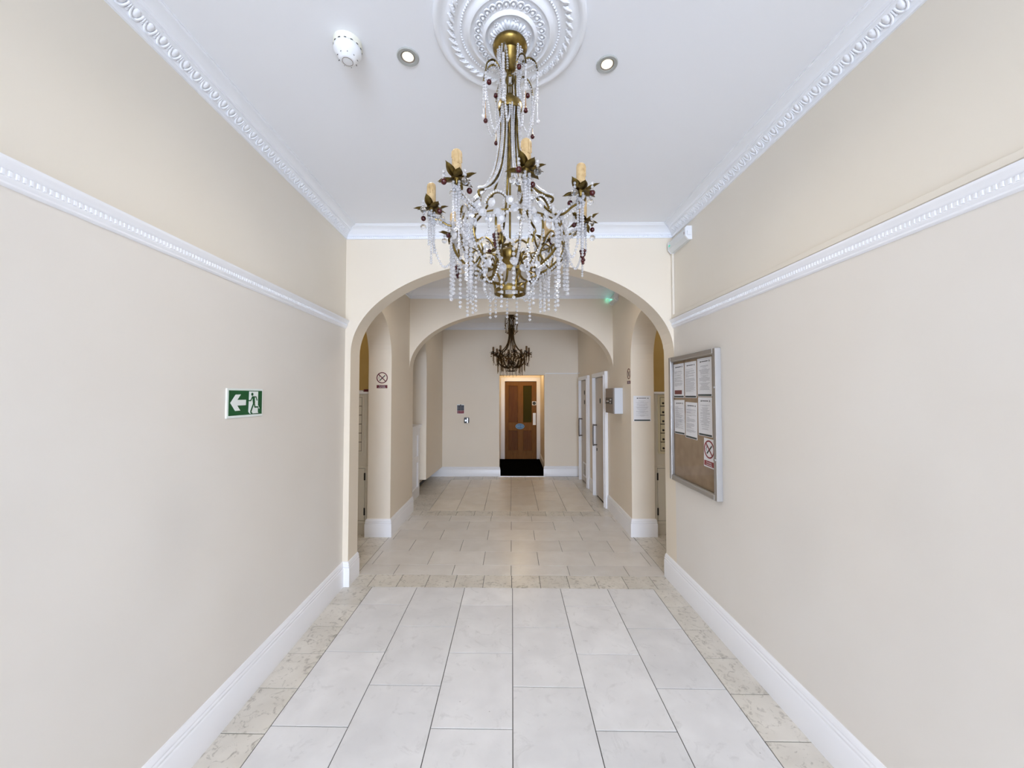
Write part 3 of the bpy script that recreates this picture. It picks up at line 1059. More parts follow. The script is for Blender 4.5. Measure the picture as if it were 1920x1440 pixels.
for k, th in enumerate(TH):
    pts = [(.178, -.768), (.186, -.800), (.206, -.822), (.236, -.826), (.265, -.812), (.287, -.806), (.299, -.796), (RC, ZCUP - .012)]
    P = smooth_path([pol(r, th, z) for r, z in pts], 6)
    MB().tube(P, .0042, 8).build('arm', 'brass', ch, 45)
    mb = MB()
    strand(mb, [p + Vector((0, 0, .010)) for p in P[:40]], .0060, .0115, 7, 5, .15)
    mb.build('crystal_strand', 'glass', ch); mb = MB()
    strand(mb, [p + Vector((0, 0, -.012)) + pol(.006, th + 1.57, 0) for p in P[6:40]], .0060, .0118, 7, 5, .15)
    mb.build('crystal_strand', 'glass', ch)
    c = pol(RC, th, ZCUP)
    cup = put('candle_cup', CUP, ch, c, (0, 0, th))
    put('candle', CANDLE, ch, c, (0, 0, th * 2.3))
    for j in range(9):
        a = 2 * pi * j / 9 + k
        up = j % 3
        put('petal', PETAL, cup, (.007 * cos(a), .007 * sin(a), .001 - .002 * (j % 2)), (0, (rad(10), rad(32), rad(58))[up], a))
    # pendants on petals
    for j, (da, rr0, kind) in enumerate(((.9, .046, 'a'), (2.6, .045, 'c'), (4.0, .047, 'a'), (5.4, .045, 'c'))):
        a = th + da + .5 * k
        p = c + Vector((rr0 * cos(a), rr0 * sin(a), .004))
        pen = put('pendant', SMALL, ch, p)
        z = -.032
        if kind == 'a':
            put('red_ball', BALLA, pen, (0, 0, z))
            if k % 2 == 0:
                put('crystal_ball', BALLC, pen, (0, 0, z - .034))
        else:
            put('crystal_ball', BALLC, pen, (0, 0, z))
    # bunch under each cup
    mb = MB()
    for j in range(3):
        a = th + 2.1 * j
        p = c + Vector((.011 * cos(a), .011 * sin(a), -.016))
        m3 = MB(); hang(m3, p, (.205, .155, .12)[j] * RND.uniform(.9, 1.1), .0050, .0094); m3.build('crystal_strand', 'glass', ch)
    for j in range(10):
        a = RND.uniform(0, 6.28)
        mb.ball(c + Vector((.010 * cos(a), .010 * sin(a), -.022 - .0045 * j)), .0062, 7, 5)
    mb.build('crystal_cluster', 'glass', ch); mb = MB()
    # swag from the cup in to the basket
    e = pol(.222, th + (.28 if k % 2 else -.28), -.875)
    s0 = c + Vector((0, 0, -.03))
    strand(mb, smooth_path([s0, s0 * .99 + Vector((0, 0, -.10)), (s0 + e) / 2 + Vector((0, 0, -.14)), e + Vector((0, 0, -.05)), e], 8), .0052, .0108, 7, 5, .1)
    mb.build('crystal_strand', 'glass', ch)

# basket: hoop, arches, ribs, rings
mb = MB(); mb.tube([pol(.206, 2 * pi * k / 48, -.846) for k in range(49)], .0030, 6); mb.build('hoop', 'brass', ch, 45)
for k in range(8):
    th0 = TH[k] + rad(22.5)
    P = []
    for i in range(15):
        t = -1.15 + 2.3 * i / 14
        P.append(pol(.200, th0 + .20 * sin(t) * (1 - .12 * cos(2 * t)), -.846 + .064 * max(0.0, cos(t)) ** .8))
    MB().tube(P, .0042, 8).build('arch_scroll', 'brass', ch, 45)
    mb = MB(); strand(mb, [p * 1.0 + p.xy.normalized().to_3d() * .008 for p in P], .0048, .0090, 6, 4, .1)
    mb.build('crystal_strand', 'glass', ch); mb = MB()
    # loose swag between arms, in front of the hoop
    a = pol(.222, TH[k], -.815); b = pol(.222, TH[k] + rad(45), -.815)
    m_ = pol(.226, th0, -.875)
    strand(mb, smooth_path([a, (a + m_) / 2 + Vector((0, 0, -.016)), m_, (b + m_) / 2 + Vector((0, 0, -.016)), b], 8), .0058, .0118, 7, 5, .1)
    mb.build('crystal_strand', 'glass', ch)
    # rib with a hooked end near the hub
    pts = [(.206, -.846), (.219, -.880), (.212, -.920), (.185, -.958), (.140, -.987), (.098, -.994), (.068, -.980), (.054, -.952), (.058, -.930), (.068, -.925)]
    P = smooth_path([pol(r, TH[k], z) for r, z in pts], 6)
    MB().tube(P, .0048, 8).build('basket_rib', 'brass', ch, 45)
    mb = MB(); strand(mb, [p + p.xy.normalized().to_3d() * .006 + Vector((0, 0, -.010)) for p in P[4:32]], .0056, .0105, 7, 5, .1)
    pts = [(.206, -.846), (.212, -.895), (.196, -.945), (.155, -.985), (.110, -1.007)]
    P = smooth_path([pol(r, th0, z) for r, z in pts], 6)
    MB().tube(P, .0040, 8).build('basket_rib', 'brass', ch, 45)
    mb.build('crystal_strand', 'glass', ch); mb = MB()
    strand(mb, [p + Vector((0, 0, -.010)) for p in P[6:]], .0052, .0100, 7, 5, .1)
    mb.build('crystal_strand', 'glass', ch)
    # inner small scroll
    P = smooth_path([pol(r, th0, z) for r, z in ((.150, -.985), (.120, -.93), (.135, -.895), (.155, -.905), (.150, -.925))], 6)
    MB().tube(P, .0034, 7).build('inner_scroll', 'bronze', ch, 45)
mb = MB(); mb.lathe([(.113, -1.001), (.113, -1.013), (.107, -1.013), (.107, -1.001), (.113, -1.001)], 40, cap=False); mb.build('lower_ring', 'brass', ch, 40)
for k in range(6):
    th = 2 * pi * k / 6 + .4
    P = smooth_path([pol(r, th, z) for r, z in ((.112, -1.003), (.092, -1.012), (.072, -1.024), (.060, -1.042), (.0575, -1.07))], 5)
    MB().tube(P, .0045, 8).build('ring_post', 'brass', ch, 45)
mb = MB(); mb.lathe([(.0615, -1.062), (.0615, -1.077), (.0575, -1.077), (.0575, -1.062), (.0615, -1.062)], 40, cap=False); mb.build('bottom_ring', 'brass', ch, 40)
for k in range(14):
    th = 2 * pi * k / 14
    pass
# faceted crystals round the basket
big = MB()
n = 8
rim = [(.0155 * cos(2 * pi * i / n), 0, .0155 * sin(2 * pi * i / n)) for i in range(n)]
f1 = [(.0085 * cos(2 * pi * i / n), -.0055, .0085 * sin(2 * pi * i / n)) for i in range(n)]
b1_ = [(.0085 * cos(2 * pi * i / n), .0055, .0085 * sin(2 * pi * i / n)) for i in range(n)]
big.add(rim + f1 + b1_, [tuple(range(8, 16)), tuple(reversed(range(16, 24)))] + [(i, (i + 1) % n, 8 + (i + 1) % n, 8 + i) for i in range(n)] + [((i + 1) % n, i, 16 + i, 16 + (i + 1) % n) for i in range(n)])
BIG = big.mesh('faceted_crystal', 'glass')
for k in range(72):
    th = 2 * pi * k / 72 + RND.uniform(-.04, .04)
    z = -.822 - .030 * (k % 3) + RND.uniform(-.006, .006)
    put('faceted_crystal', BIG, ch, pol(.216 + .006 * (k % 2), th, z), (RND.uniform(-.3, .3), RND.uniform(-.5, .5), th + RND.uniform(-.4, .4)))
for k in range(20):
    th = 2 * pi * k / 20 + .1
    put('faceted_crystal', BIG, ch, pol(.150 - .03 * (k % 2), th, -1.0 - .012 * (k % 2)), (RND.uniform(-.3, .3), RND.uniform(-.3, .3), th))
# hanging fringe
for k in range(24):
    th = 2 * pi * k / 24 + .07
    side = abs(sin(th)) > .62
    if k % 3 == 0 and side:
        r0, z0, ln, br, st = .226, -.885, .21, .0082, .0155
    elif k % 3 != 2:
        r0, z0, ln, br, st = .195, -.960, .175, .0066, .0165
    else:
        r0, z0, ln, br, st = .150, -.990, .165, .0060, .0170
    mb = MB()
    hang(mb, pol(r0, th, z0), ln * RND.uniform(.88, 1.1), br, st)
    if k % 3 == 0 and side:
        mb.build('crystal_strand', 'glass', ch); mb = MB()
        hang(mb, pol(r0 - .008, th + .06, z0 - .01), ln * RND.uniform(.7, .95), br, st)
        mb.build('crystal_strand', 'glass', ch); mb = MB()
        hang(mb, pol(r0, th - .05, z0 + .02), ln * RND.uniform(.35, .6), br, st * .9)
    if k % 4 == 1:
        mb.build('crystal_strand', 'glass', ch); mb = MB()
        a = pol(.155, th, -1.0); b = pol(.155, th + .5, -1.0)
        strand(mb, smooth_path([a, (a * .75 + b * .25) + Vector((0, 0, -.05)), (a + b) / 2 + Vector((0, 0, -.07)), (a * .25 + b * .75) + Vector((0, 0, -.05)), b], 8), .0045, .0095)
    mb.build('crystal_strand', 'glass', ch)
for th, r, z in ((-.30, .165, -.905), (1.18, .285, -.945), (2.6, .20, -.93), (-2.0, .24, -.93)):
    mb = MB()
    for (x, y, zz) in ((0, 0, 0), (.007, 0, -.004), (-.007, .003, -.005), (0, -.007, -.007), (.006, .005, -.014), (-.006, -.003, -.015), (.003, -.005, -.022), (-.004, .004, -.024),
                       (0, 0, -.031), (.004, .003, -.037), (-.003, -.002, -.041), (0, 0, -.049)):
        mb.ball((x, y, zz), .0058, 8, 6)
    mb.build('grape_cluster', 'amber', ch, 60, pol(r, th, z))

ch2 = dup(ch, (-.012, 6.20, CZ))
M['glass_dim'] = mat('shaded_brown_bead', (1, 1, 1), .05)  # darker copies of the chandelier materials, the far hall's dimness in their colour
_nt = M['glass_dim']
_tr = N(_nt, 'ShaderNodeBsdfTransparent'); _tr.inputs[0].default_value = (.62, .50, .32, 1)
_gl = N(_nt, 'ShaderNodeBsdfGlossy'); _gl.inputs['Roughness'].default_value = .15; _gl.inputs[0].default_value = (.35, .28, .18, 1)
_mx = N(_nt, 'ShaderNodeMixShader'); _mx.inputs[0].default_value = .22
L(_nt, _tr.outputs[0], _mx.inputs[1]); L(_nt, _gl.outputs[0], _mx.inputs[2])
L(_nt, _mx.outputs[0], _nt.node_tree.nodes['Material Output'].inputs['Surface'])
M['bronze_dim'] = mat('shaded_bronze', (.055, .036, .018), .45, .8)  # metal and candles likewise: shade put into darker base colours
M['candle_dim'] = mat('shaded_candle_tube', (.16, .085, .03), .6)
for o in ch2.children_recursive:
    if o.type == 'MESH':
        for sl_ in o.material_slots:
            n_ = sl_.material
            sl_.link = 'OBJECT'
            sl_.material = {M['glass']: M['glass_dim'], M['ballglass']: M['glass_dim'], M['brass']: M['bronze_dim'], M['bronze']: M['bronze_dim'], M['candle']: M['candle_dim']}.get(n_, n_)
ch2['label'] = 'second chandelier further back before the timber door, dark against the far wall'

# ------------------------------------------------------------------ ceiling fittings
def downlight(x, y, label, lens, energy, col, group, spot=100):
    t = thing('downlight', label, 'downlight', (x, y, ZC), 0, group)
    MB().lathe([(.046, .0), (.047, -.003), (.044, -.006), (.032, -.005), (.029, -.002), (.0285, .004), (.046, .004)], 32, cap=False).build('bezel', 'bezel', t, 40)
    MB().lathe([(.0295, -.004), (.0245, -.0015), (.0245, .002)], 24, cap=False).build('inner_ring', 'taupe', t, 40)
    MB().lathe([(.0247, -.0010), (.018, -.0025), (.006, -.0034), (.0005, -.0036)], 24, cap=False).build('lens', lens, t, 60)
    ld = bpy.data.lights.new('downlight_lamp', 'SPOT')
    ld.energy = energy; ld.color = col; ld.spot_size = rad(spot); ld.spot_blend = 1.0; ld.shadow_soft_size = .06
    lo = bpy.data.objects.new('downlight_lamp', ld); COL.objects.link(lo)
    lo.parent = t; lo.location = (0, 0, -.02)
    return t


downlight(-.452, 1.578, 'recessed downlight between the smoke detector and the ceiling rose', 'lens', 34, (1, .96, .90), 'ceiling downlights', 168)
downlight(.422, 1.614, 'glowing warm downlight right of the ceiling rose', 'lens_warm', 34, (1, .95, .88), 'ceiling downlights', 168)
for (x, y, lb, e) in ((-.45, -1.2, 'unseen downlight added behind the viewer to brighten the front hall, left', 30), (.45, -1.2, 'unseen downlight added behind the viewer to brighten the front hall, right', 30),
                      (-.75, 3.9, 'unseen downlight added to brighten the left of the middle hall', 28), (.75, 3.9, 'unseen downlight added to brighten the right of the middle hall', 28),
                      (-.75, 6.45, 'unseen downlight added to brighten the left of the far hall', 9), (.75, 6.45, 'unseen downlight added to brighten the right of the far hall', 9)):
    downlight(x, y, lb, 'lens_warm', e, (1, .90, .78), 'ceiling downlights', 160)  # out of view, added to brighten the three halls
for sx_, nm_ in ((-1, 'left'), (1, 'right')):
    downlight(sx_ * 2.05, 4.2, 'downlight inside the %s alcove over the letterbox cabinet' % nm_, 'lens_warm', 11, (1, .84, .6), 'ceiling downlights', 165)
t = thing('recess_ceiling_light', 'round warm ceiling lamp inside the recess before the timber door', 'ceiling light', (.2, 8.75, 2.55))
MB().lathe([(.11, 0), (.115, -.01), (.11, -.03), (.10, -.034)], 28, cap=False).build('rim', 'white', t, 40)
MB().lathe([(.10, -.030), (.085, -.045), (.05, -.058), (.001, -.062)], 28, cap=False).build('glass_bowl', 'lens_warm', t, 60)
ld = bpy.data.lights.new('recess_lamp', 'POINT'); ld.energy = 16; ld.color = (1, .76, .42); ld.shadow_soft_size = .08
lo = bpy.data.objects.new('recess_lamp', ld); COL.objects.link(lo); lo.parent = t; lo.location = (0, 0, -.12)

sd = thing('smoke_detector', 'white domed smoke detector on the ceiling', 'smoke detector', (-.685, 1.515, ZC))
MB().lathe([(.056, .002), (.057, -.022), (.054, -.026)], 32).build('base_ring', 'cream_pl', sd, 40)
MB().lathe([(.052, -.024), (.054, -.028), (.055, -.040), (.050, -.052), (.044, -.056), (.030, -.078), (.024, -.080), (.001, -.081)], 32).build('dome', 'plastic', sd, 40)
sl = MB().box(-.0045, .0045, -.001, .0015, -.0009, .0009).mesh('slot', 'black')
for k in range(14):
    a = 2 * pi * k / 14
    put('slot', sl, sd, (.0545 * cos(a), .0545 * sin(a), -.0255), (0, 0, a + pi / 2))
sl2 = MB().box(-.0012, .0012, -.0008, .0008, -.005, .005).mesh('vent_slot', 'black')
for k in range(9):
    a = 2 * pi * k / 9 + .2
    put('vent_slot', sl2, sd, (.0375 * cos(a), .0375 * sin(a), -.067), (rad(-32), 0, a + pi / 2))
MB().lathe([(.0215, -.0805), (.0215, -.0815), (.0200, -.0818), (.0198, -.0805)], 28, cap=False).build('centre_ring', 'taupe', sd)

# ------------------------------------------------------------------ wall-mounted things (local x right, -y out of the wall, z up)
ROTL = pi / 2 + math.atan(-SX)
ROTR = -pi / 2 + math.atan(-SX)


def onleft(y, z):
    return (UL + SX * y * 1.0 - 0.0, y, z)


def onright(y, z):
    return (UR + SX * y, y, z)


def stroke(mb, pts, w, y0, y1):
    for a, b in zip(pts, pts[1:]):
        ax, az = a; bx, bz = b
        dx, dz = bx - ax, bz - az
        l = sqrt(dx * dx + dz * dz) or 1
        nx, nz = -dz / l * w / 2, dx / l * w / 2
        ex, ez = dx / l * w * .25, dz / l * w * .25
        mb.flat([(ax + nx - ex, az + nz - ez), (bx + nx + ex, bz + nz + ez), (bx - nx + ex, bz - nz + ez), (ax - nx - ex, az - nz - ez)], y0, y1)


# exit sign: local metres 0.30 x 0.155 plate, drawn from its picture grid
es = thing('exit_sign', 'green running man exit sign with a white arrow on the left wall', 'exit sign', onleft(1.885, 1.531), ROTL)
EW, EH = .283, .155
MB().bbox(0, EW, -.006, 0, 0, EH, .002).build('plate', 'signwhite', es)
gx = lambda x: .013 + (x - 430) / 875 * (EW - .024)
gz = lambda y: .013 + (1145 - y) / 680 * (EH - .024)      # grid of the left edge
MB().box(gx(430), gx(1305), -.0072, -.006, gz(1145), gz(465)).build('green_field', 'green', es)
# rectify the picture's perspective towards the right edge
def R(x, y):
    t = (x - 430) / 875
    top = 465 + t * 17; bot = 1145 - t * 67
    v = (y - top) / (bot - top)
    d1, d2 = 515.0, 454.4
    s_ = (1 / (d1 + (d2 - d1) * t) - 1 / d1) / (1 / d2 - 1 / d1)
    return (gx(430) + s_ * (gx(1305) - gx(430)), gz(465) + v * (gz(1145) - gz(465)))
MB().flat([R(*p) for p in ((468, 800), (605, 580), (742, 575), (650, 718), (880, 715), (878, 858), (650, 868), (735, 998), (600, 1010))], -.0084, -.0072).build('arrow', 'signwhite', es)
MB().flat([R(*p) for p in ((962, 495), (1197, 500), (1195, 1030), (1210, 1060), (985, 1082), (952, 1030))], -.0084, -.0072).build('door_shape', 'signwhite', es)
mb = MB()
stroke(mb, [R(1040, 640), R(1140, 640), R(1168, 728)], .0065, -.0095, -.0084)
stroke(mb, [R(1045, 640), R(1000, 738), R(950, 738)], .0065, -.0095, -.0084)
mb.flat([R(*p) for p in ((1040, 628), (1105, 628), (1112, 800), (1060, 800), (1050, 700))], -.0095, -.0084)
stroke(mb, [R(1090, 780), R(1115, 905), R(1205, 900)], .008, -.0095, -.0084)
stroke(mb, [R(1085, 790), R(1010, 1020)], .009, -.0095, -.0084)
stroke(mb, [R(1005, 1040), R(1040, 1075)], .008, -.0095, -.0084)
hc = R(1040, 570)
mb.flat([(hc[0] + .0085 * cos(2 * pi * k / 18), hc[1] + .0085 * sin(2 * pi * k / 18)) for k in range(18)], -.0095, -.0084)
mb.build('running_man', 'green', es)
mb = MB(); stroke(mb, [R(1196, 872), R(1230, 938)], .004, -.0095, -.0072); mb.build('heel_line', 'signwhite', es)


def no_smoking(t, w, h, y, plate=True, frame='paper', ring='darkred', red='darkred', lines=('No smoking', 'in this building')):
    """prohibition roundel over a red text bar; origin bottom left"""
    if plate:
        MB().bbox(0, w, -y, 0, 0, h, .0012).build('plate', frame, t)
    r = w * .46; cx, cz = w * .5, h * .63
    mb = MB()
    n = 36
    for q in range(n):
        a0, a1 = 2 * pi * q / n, 2 * pi * (q + 1) / n
        mb.prism([(cx + p * r * cos(a), cz + p * r * sin(a)) for a, p in ((a0, 1), (a1, 1), (a1, .84), (a0, .84))], lambda a, b, t_: (a, t_, b), -y - .0016, -y)
    stroke(mb, [(cx - r * .66, cz + r * .66), (cx + r * .66, cz - r * .66)], r * .15, -y - .0016, -y)
    mb.build('ring', ring, t)
    mb = MB()
    stroke(mb, [(cx - r * .42, cz - r * .48), (cx + r * .52, cz + r * .42)], r * .17, -y - .0012, -y)
    stroke(mb, [(cx - r * .5, cz - r * .22), (cx - r * .62, cz + r * .02), (cx - r * .42, cz + r * .18), (cx - r * .52, cz + r * .38)], r * .06, -y - .0012, -y)
    mb.build('cigarette', 'inkdark', t)
    bar = MB().box(w * .06, w * .94, -y - .0012, -y, h * .05, h * .225).build('text_bar', red, t)
    for k, s_ in enumerate(lines):
        cu = bpy.data.curves.new('text_line', 'FONT')
        cu.body = s_; cu.size = h * .066; cu.align_x = 'CENTER'; cu.extrude = .0002
        cu.materials.append(M['paper'])
        tmp = bpy.data.objects.new('text_line', cu); COL.objects.link(tmp)
        bpy.context.view_layer.update()
        me = bpy.data.meshes.new_from_object(tmp.evaluated_get(bpy.context.evaluated_depsgraph_get()))
        bpy.data.objects.remove(tmp)
        o = put('text_line', me, bar)
        o.parent = bar; o.location = (w * .5, -y - .0016, h * (.152 - .072 * k)); o.rotation_euler = (pi / 2, 0, 0)


# notice board
NB0, NB1, NBZ0, NBZ1 = 2.553, 3.283, .925, 1.978
W_ = NB1 - NB0
x0, y0, _ = onright(NB1, 0)
nb = thing('notice_board', 'aluminium framed glazed notice board with brown backing on the right wall', 'notice board', (x0, y0, NBZ0), ROTR)
H_ = NBZ1 - NBZ0
fw = .038
MB().box(.01, W_ - .01, -.014, -.001, .01, H_ - .01).build('backing', 'cork', nb)
for (a, b, c, e) in ((0, fw, 0, H_), (W_ - fw, W_, 0, H_), (fw, W_ - fw, 0, fw), (fw, W_ - fw, H_ - fw, H_)):
    MB().bbox(a, b, -.040, 0, c, e, .004).build('frame_bar', 'alu', nb)
mb = MB()
for (a, b, c, e) in ((fw, fw + .008, fw, H_ - fw), (W_ - fw - .008, W_ - fw, fw, H_ - fw), (fw, W_ - fw, fw, fw + .008), (fw, W_ - fw, H_ - fw - .008, H_ - fw)):
    mb.box(a, b, -.034, -.022, c, e)
mb.build('inner_lip', 'steel', nb)
MB().box(fw + .004, W_ - fw - .004, -.029, -.026, fw + .004, H_ - fw - .004).build('glass_pane', 'clear_pane', nb)
for z in (.78, .28):
    mb = MB(); mb.tube([(W_ - fw * .5, -.038, z), (W_ - fw * .5, -.047, z)], .009, 12); mb.build('lock', 'steel', nb, 40)


def lines_block(mb, rng, w, z0, z1, pitch, centre=False, indent=.09, th=.0017, y=-.0016, full=.82):
    z = z1
    while z > z0:
        if rng.random() > .14:
            ln = full * w * (rng.uniform(.25, .95) if centre else rng.uniform(.75, 1.0) if rng.random() > .25 else rng.uniform(.25, .6))
            a = (w - ln) / 2 if centre else indent * w
            mb.box(a, a + ln, y, -.0005, z - th, z)
        z -= pitch


def sheet(name, label, loc, rz, w, h, seed, centre=False, redbox=False, tilt=0.0, th=.0008):
    rng = random.Random(seed)
    t = thing(name, label, 'notice', loc, rz, 'printed notices')
    t.rotation_euler = (0, tilt, rz)
    MB().box(0, w, -th, 0, 0, h).build('page', 'paper', t)
    mb = MB()
    lines_block(mb, rng, w, h * (.33 if redbox else .16), h * .80, h * .0215, centre)
    mb.build('printed_text', 'ink', t)
    mb = MB()
    mb.box(w * .30, w * .74, -.0016, -.0005, h * .895, h * .915); mb.box(w * .20, w * .27, -.0016, -.0005, h * .885, h * .92)
    mb.box(w * .80, w * .88, -.0016, -.0005, h * .885, h * .893); mb.box(w * .82, w * .86, -.0016, -.0005, h * .893, h * .925)
    mb.build('letterhead', 'inkdark', t)
    MB().box(w * .04, w * .96, -.0016, -.0005, h * .012, h * .058).build('footer_band', 'footer', t)
    if redbox:
        MB().box(w * .10, w * .80, -.0018, -.0005, h * .10, h * .22).build('red_panel', 'deepred', t)
    return t


def inboard(lx, lz):     # local board point to world
    v = Matrix.Rotation(ROTR, 3, 'Z') @ Vector((lx, -.0145, lz))
    return (x0 + v.x, y0 + v.y, NBZ0 + lz)


PW, PH = .182, .285
tops = H_ - fw - .014
sheet('notice_sheet', 'notice with a dark red panel, top row of the notice board furthest from the viewer', inboard(.050, tops - PH - .012), ROTR, PW, PH, 1, redbox=True)
sheet('notice_sheet', 'closely printed notice in the middle of the top row of the notice board', inboard(.248, tops - PH - .012), ROTR, PW, PH, 2)
sheet('notice_sheet', 'centred text notice in the top row of the notice board nearest the viewer', inboard(.447, tops - PH), ROTR, PW + .015, PH, 3, centre=True)
sheet('notice_sheet', 'notice under the red panelled notice, lower row of the notice board', inboard(.056, tops - 2 * PH - .032), ROTR, PW, PH, 4, tilt=-.012)
sheet('notice_sheet', 'slightly skewed middle notice in the lower row of the notice board', inboard(.250, tops - 2 * PH - .045), ROTR, PW, PH, 5, tilt=.02)
sheet('notice_sheet', 'centred text notice in the lower row of the board just above the no smoking card', inboard(.452, tops - 2 * PH - .006), ROTR, PW + .008, PH, 6, centre=True)
p = inboard(.520, tops - 2 * PH - .006 - .218)
t = thing('no_smoking_card', 'white no smoking card at the lower right inside the notice board', 'sign', p, ROTR)
t.rotation_euler = (0, .03, ROTR)
no_smoking(t, .142, .208, .001, True, 'paper', 'red', 'red')

# emergency lights on the right
def emergency(x, yfar, z, label, ln=.31, rz=ROTR):
    t = thing('emergency_light', label, 'emergency light', (x, yfar, z), rz, 'wall emergency lights')
    h, d_ = .105, .052
    pr = [(0, 0), (-d_ * .55, 0), (-d_, h * .28), (-d_, h * .86), (-d_ * .75, h), (0, h)]
    fn = lambda a, b, q: (q, a, b)
    MB().prism(pr, fn, .012, ln - .012).build('diffuser', 'diffuser', t)
    pr2 = [(a * 1.05, b * 1.03 - .001) for a, b in pr]
    MB().prism(pr2, fn, 0, .012).build('end_cap', 'plastic', t)
    e = MB().prism(pr2, fn, ln - .014, ln)
    e.build('end_cap', 'plastic', t)
    MB().box(ln, ln + .012, -.040, -.012, h * .30, h * .62).build('cable_gland', 'plastic', t)
    MB().box(ln - .03, ln - .014, -d_ * 1.02, -d_ * .9, h * .45, h * .62).build('clip', 'taupe', t)
    MB().box(.02, .045, -d_ - .003, -d_ + .001, h * .5, h * .62).build('indicator', 'led', t)
    return t


emergency(onright(3.235, 0)[0], 3.235, 2.885, 'white emergency light below the cornice beside the nearer arch', .32)
e2 = emergency(XR, 5.165, 2.90, 'emergency light with a green glow in the middle hall by the second arch', .28, -pi / 2)
ld = bpy.data.lights.new('green_indicator', 'POINT'); ld.energy = .04; ld.color = (.1, 1, .7); ld.shadow_soft_size = .01
lo = bpy.data.objects.new('green_indicator', ld); COL.objects.link(lo); lo.parent = e2; lo.location = (.02, -.075, .075)

# cable trunking on the right wall
xx_, yy_ = S(UR, VA)
tr = thing('cable_trunking', 'painted cable trunking running above the right picture rail and up the corner', 'cable trunking', (xx_, yy_, ZR), ROTR)
MB().bbox(.004, VA - V0 - .01, -.018, -.001, .083, .111, .002).build('horizontal_run', 'paint_mid', tr)
MB().bbox(.004, .026, -.018, -.001, .111, .647, .002).build('vertical_run', 'paint_mid', tr)

# letterbox cabinets in the alcoves
def cabinet(sgn):
    side = 'left' if sgn < 0 else 'right'
    xi = abs(XL) + RV + .004 if sgn < 0 else XR + RV + .004
    t = thing('letterbox_cabinet', 'cream letterbox cabinet in the %s alcove behind the arch' % side, 'cabinet', (sgn * xi, 4.465, 0), 0, 'letterbox cabinets')
    Wc, Dc, Hc = .90, .34, 1.665
    X = lambda a, b: tuple(sorted((sgn * a, sgn * b)))
    MB().box(*X(0, Wc), .0, Dc, .12, Hc).build('body', 'cream', t)
    MB().box(*X(.003, Wc), .012, Dc, 0.0, .12).build('plinth', 'cream', t)
    MB().bbox(*X(-.004, Wc), -.022, Dc, Hc, Hc + .026, .004).build('top_board', 'white', t)
    fx0 = .06 if sgn < 0 else .058
    mb = MB()
    z0, z1 = .985, 1.625
    p0, p1 = fx0, fx0 + .74
    for q in ((p0, p0 + .028, z0 - .03, z1 + .03), (p1 - .028, p1, z0 - .03, z1 + .03), (p0 + .028, p1 - .028, z0 - .03, z0), (p0 + .028, p1 - .028, z1, z1 + .03)):
        mb.bbox(*X(q[0], q[1]), -.012, 0, q[2], q[3], .003)
    mb.build('letterbox_frame', 'creamflap' if sgn > 0 else 'cream', t)
    MB().box(*X(p0 + .02, p1 - .02), -.002, .001, z0, z1).build('dark_gap', 'black' if sgn > 0 else 'taupe', t)
    ph = (z1 - z0) / 6
    for c in range(2):
        for r in range(6):
            a = p0 + .034 + c * .338; b = a + .328
            f = MB().bbox(*X(a, b), -.014, -.002, z0 + ph * r + .006, z0 + ph * (r + 1) - .004, .002).build('letterbox_door', 'creamflap' if sgn > 0 else 'cream', t)
            za = z0 + ph * r
            if sgn > 0:
                kx_ = sgn * (a + .026)
                MB().prism([(.0125 * cos(2 * pi * k / 12), .0125 * sin(2 * pi * k / 12)) for k in range(12)], lambda p, q, u: (kx_ + p, u, za + ph * .34 + q), -.024, -.012).build('lock', 'black', f)
            else:
                kx_ = sgn * (a + .035)
                MB().box(kx_ - .004, kx_ + .004, -.017, -.012, za + ph * .45, za + ph * .56).build('lock', 'taupe', f)
            MB().box(*X(a + .06, b - .03), -.0155, -.013, za + ph * .42, za + ph * .46).build('slot_line', 'taupe', f)
    # lower cupboard
    mb = MB()
    c0, c1, d0, d1 = .012, .87, .135, .815
    for q in ((c0, c0 + .03, d0, d1), (c1 - .03, c1, d0, d1), (c0 + .03, c1 - .03, d0, d0 + .03), (c0 + .03, c1 - .03, d1 - .03, d1)):
        mb.bbox(*X(q[0], q[1]), -.014, 0, q[2], q[3], .003)
    mb.build('cupboard_frame', 'cream', t)
    MB().box(*X(c0 + .02, c1 - .02), -.003, .001, d0 + .02, d1 - .02).build('dark_gap', 'black', t)
    dr = MB().bbox(*X(c0 + .034, c1 - .034), -.012, -.003, d0 + .034, d1 - .034, .002).build('cupboard_door', 'cream', t)
    for z in (d0 + .10, d1 - .17):
        MB().box(*X(c0 + .024, c0 + .040), -.022, -.010, z, z + .085).build('hinge', 'black', dr)
    kx_ = sgn * (c0 + .15)
    MB().ball((kx_, -.02, d1 - .085), .016, 12, 8, 1, .7, 1).build('knob', 'black', dr, 50)
    return t, Hc + .026


cabL, hL = cabinet(-1)
cabR, hR = cabinet(1)
bk = thing('book', 'dark red book lying on the left letterbox cabinet', 'book', (-1.774, 4.56, hL))
MB().bbox(0, .072, -.10, .10, 0, .004, .001).build('cover', 'darkred', bk)
MB().bbox(0, .072, -.10, .10, .026, .030, .001).build('cover', 'darkred', bk)
MB().box(.003, .070, -.096, .096, .004, .026).build('pages', 'darkred', bk)
bk2 = thing('envelope_stack', 'pale envelopes beside the dark red book on the left cabinet', 'envelopes', (-1.94, 4.55, hL))
for k in range(3):
    MB().bbox(.0, .160 - .004 * k, -.08, .05, .006 * k, .006 * k + .0055, .001).build('envelope', 'paper', bk2)

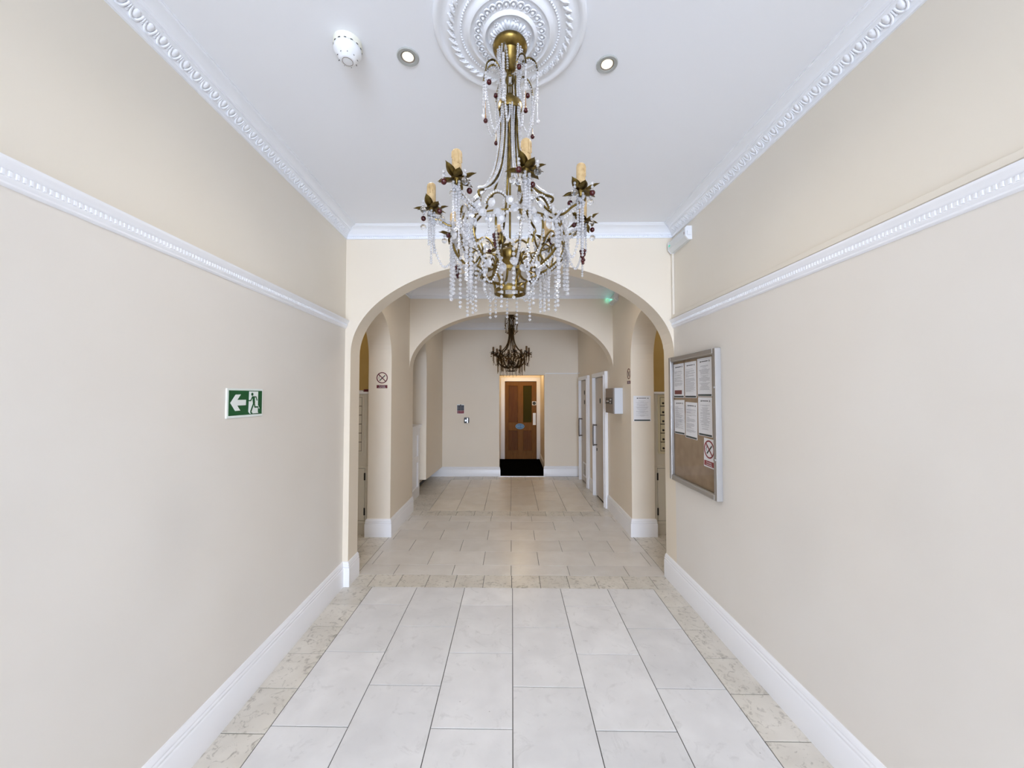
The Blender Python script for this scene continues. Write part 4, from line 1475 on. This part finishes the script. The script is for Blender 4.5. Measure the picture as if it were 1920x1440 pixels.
# signs on the piers
t = thing('no_smoking_sign', 'no smoking sign on the face of the left pier', 'sign', (-1.607, YP, 1.722), 0, 'pier no smoking signs')
no_smoking(t, .144, .212, .002, True, 'paint')
t = thing('no_smoking_sign', 'no smoking sign on the right side wall seen edge on above the grey panel', 'sign', (XR, 4.55, 1.775), -pi / 2, 'pier no smoking signs')
no_smoking(t, .14, .21, .002, True, 'paint')
sheet('notice_sheet', 'white printed notice taped to the right pier', (1.432, YP, 1.345), 0, .205, .298, 9, centre=True)

# grey control panel
cpn = thing('control_panel', 'pale grey steel control panel with a dark display on the right wall', 'control panel', (XR, 5.12, 1.413), -pi / 2)
MB().bbox(0, .38, -.105, 0, 0, .33, .004).build('case', 'grey', cpn)
MB().bbox(.002, .378, -.124, -.105, .002, .328, .004).build('door', 'taupe', cpn)
dp = MB().box(.012, .345, -.127, -.123, .122, .205).build('display', 'black', cpn)
for (a, b, c, e) in ((.24, .29, .168, .188), (.24, .265, .135, .150), (.06, .16, .150, .165)):
    MB().box(a, b, -.129, -.126, c, e).build('indicator', 'alu', dp)
MB().box(.0, .012, -.126, -.110, .125, .20).build('hinge', 'alu', cpn)

# far wall: safety notice and switch
t = thing('safety_notice', 'small navy and red safety notice on the far wall', 'sign', (-1.126, YF, 1.277))
MB().bbox(0, .146, -.003, 0, -.006, .185, .001).build('plate', 'signwhite', t)
MB().box(.004, .142, -.0042, -.003, .062, .168).build('navy_field', 'navy', t)
MB().box(.004, .142, -.0042, -.003, 0, .060).build('red_field', 'red', t)
MB().box(.062, .084, -.0042, -.003, .168, .183).build('tab', 'navy', t)
mb = MB()
for z, a, b in ((.15, .05, .12), (.128, .05, .125), (.105, .045, .13), (.082, .05, .125), (.050, .05, .12), (.028, .045, .125)):
    mb.box(a, b, -.005, -.0042, z - .003, z + .003)
for z in (.148, .118, .088, .045, .018):
    mb.flat([(.024 + .010 * cos(2 * pi * k / 10), z + .010 * sin(2 * pi * k / 10)) for k in range(10)], -.005, -.0042)
mb.build('print', 'ink', t)
t = thing('key_switch', 'small chrome and black door release switch on the far wall', 'switch', (-.978, YF, 1.083))
MB().bbox(0, .10, -.03, 0, 0, .11, .006).build('case', 'black', t)
MB().bbox(.056, .084, -.036, -.029, .0, .108, .004).build('chrome_strip', 'steel', t)
mb = MB(); mb.tube([(.035, -.028, .052), (.035, -.045, .052)], .02, 14); mb.build('barrel', 'steel', t, 40)

# white panelled half-height unit in the left recess
t = thing('panelled_cupboard', 'white half height panelled cupboard in the small arch left of the far wall', 'cupboard', (XL - RV + .001, 6.222, 0))
MB().box(.0, .143, -.75, -.004, .0, 1.14).build('body', 'white', t)
for (a, b, c, e) in ((-.10, -.002, .0, 1.11), (-.60, -.50, .0, 1.11), (-.50, -.10, .0, .16), (-.50, -.10, 1.0, 1.11), (-.50, -.10, .56, .66)):
    MB().box(.143, .163, a, b, c, e).build('stile' if e - c > .9 else 'rail', 'white', t)
MB().box(-.0, .190, -.75, -.001, 1.14, 1.168).build('cap', 'white', t)
MB().box(.143, .176, -.75, -.002, 1.11, 1.14).build('cap_molding', 'white', t)
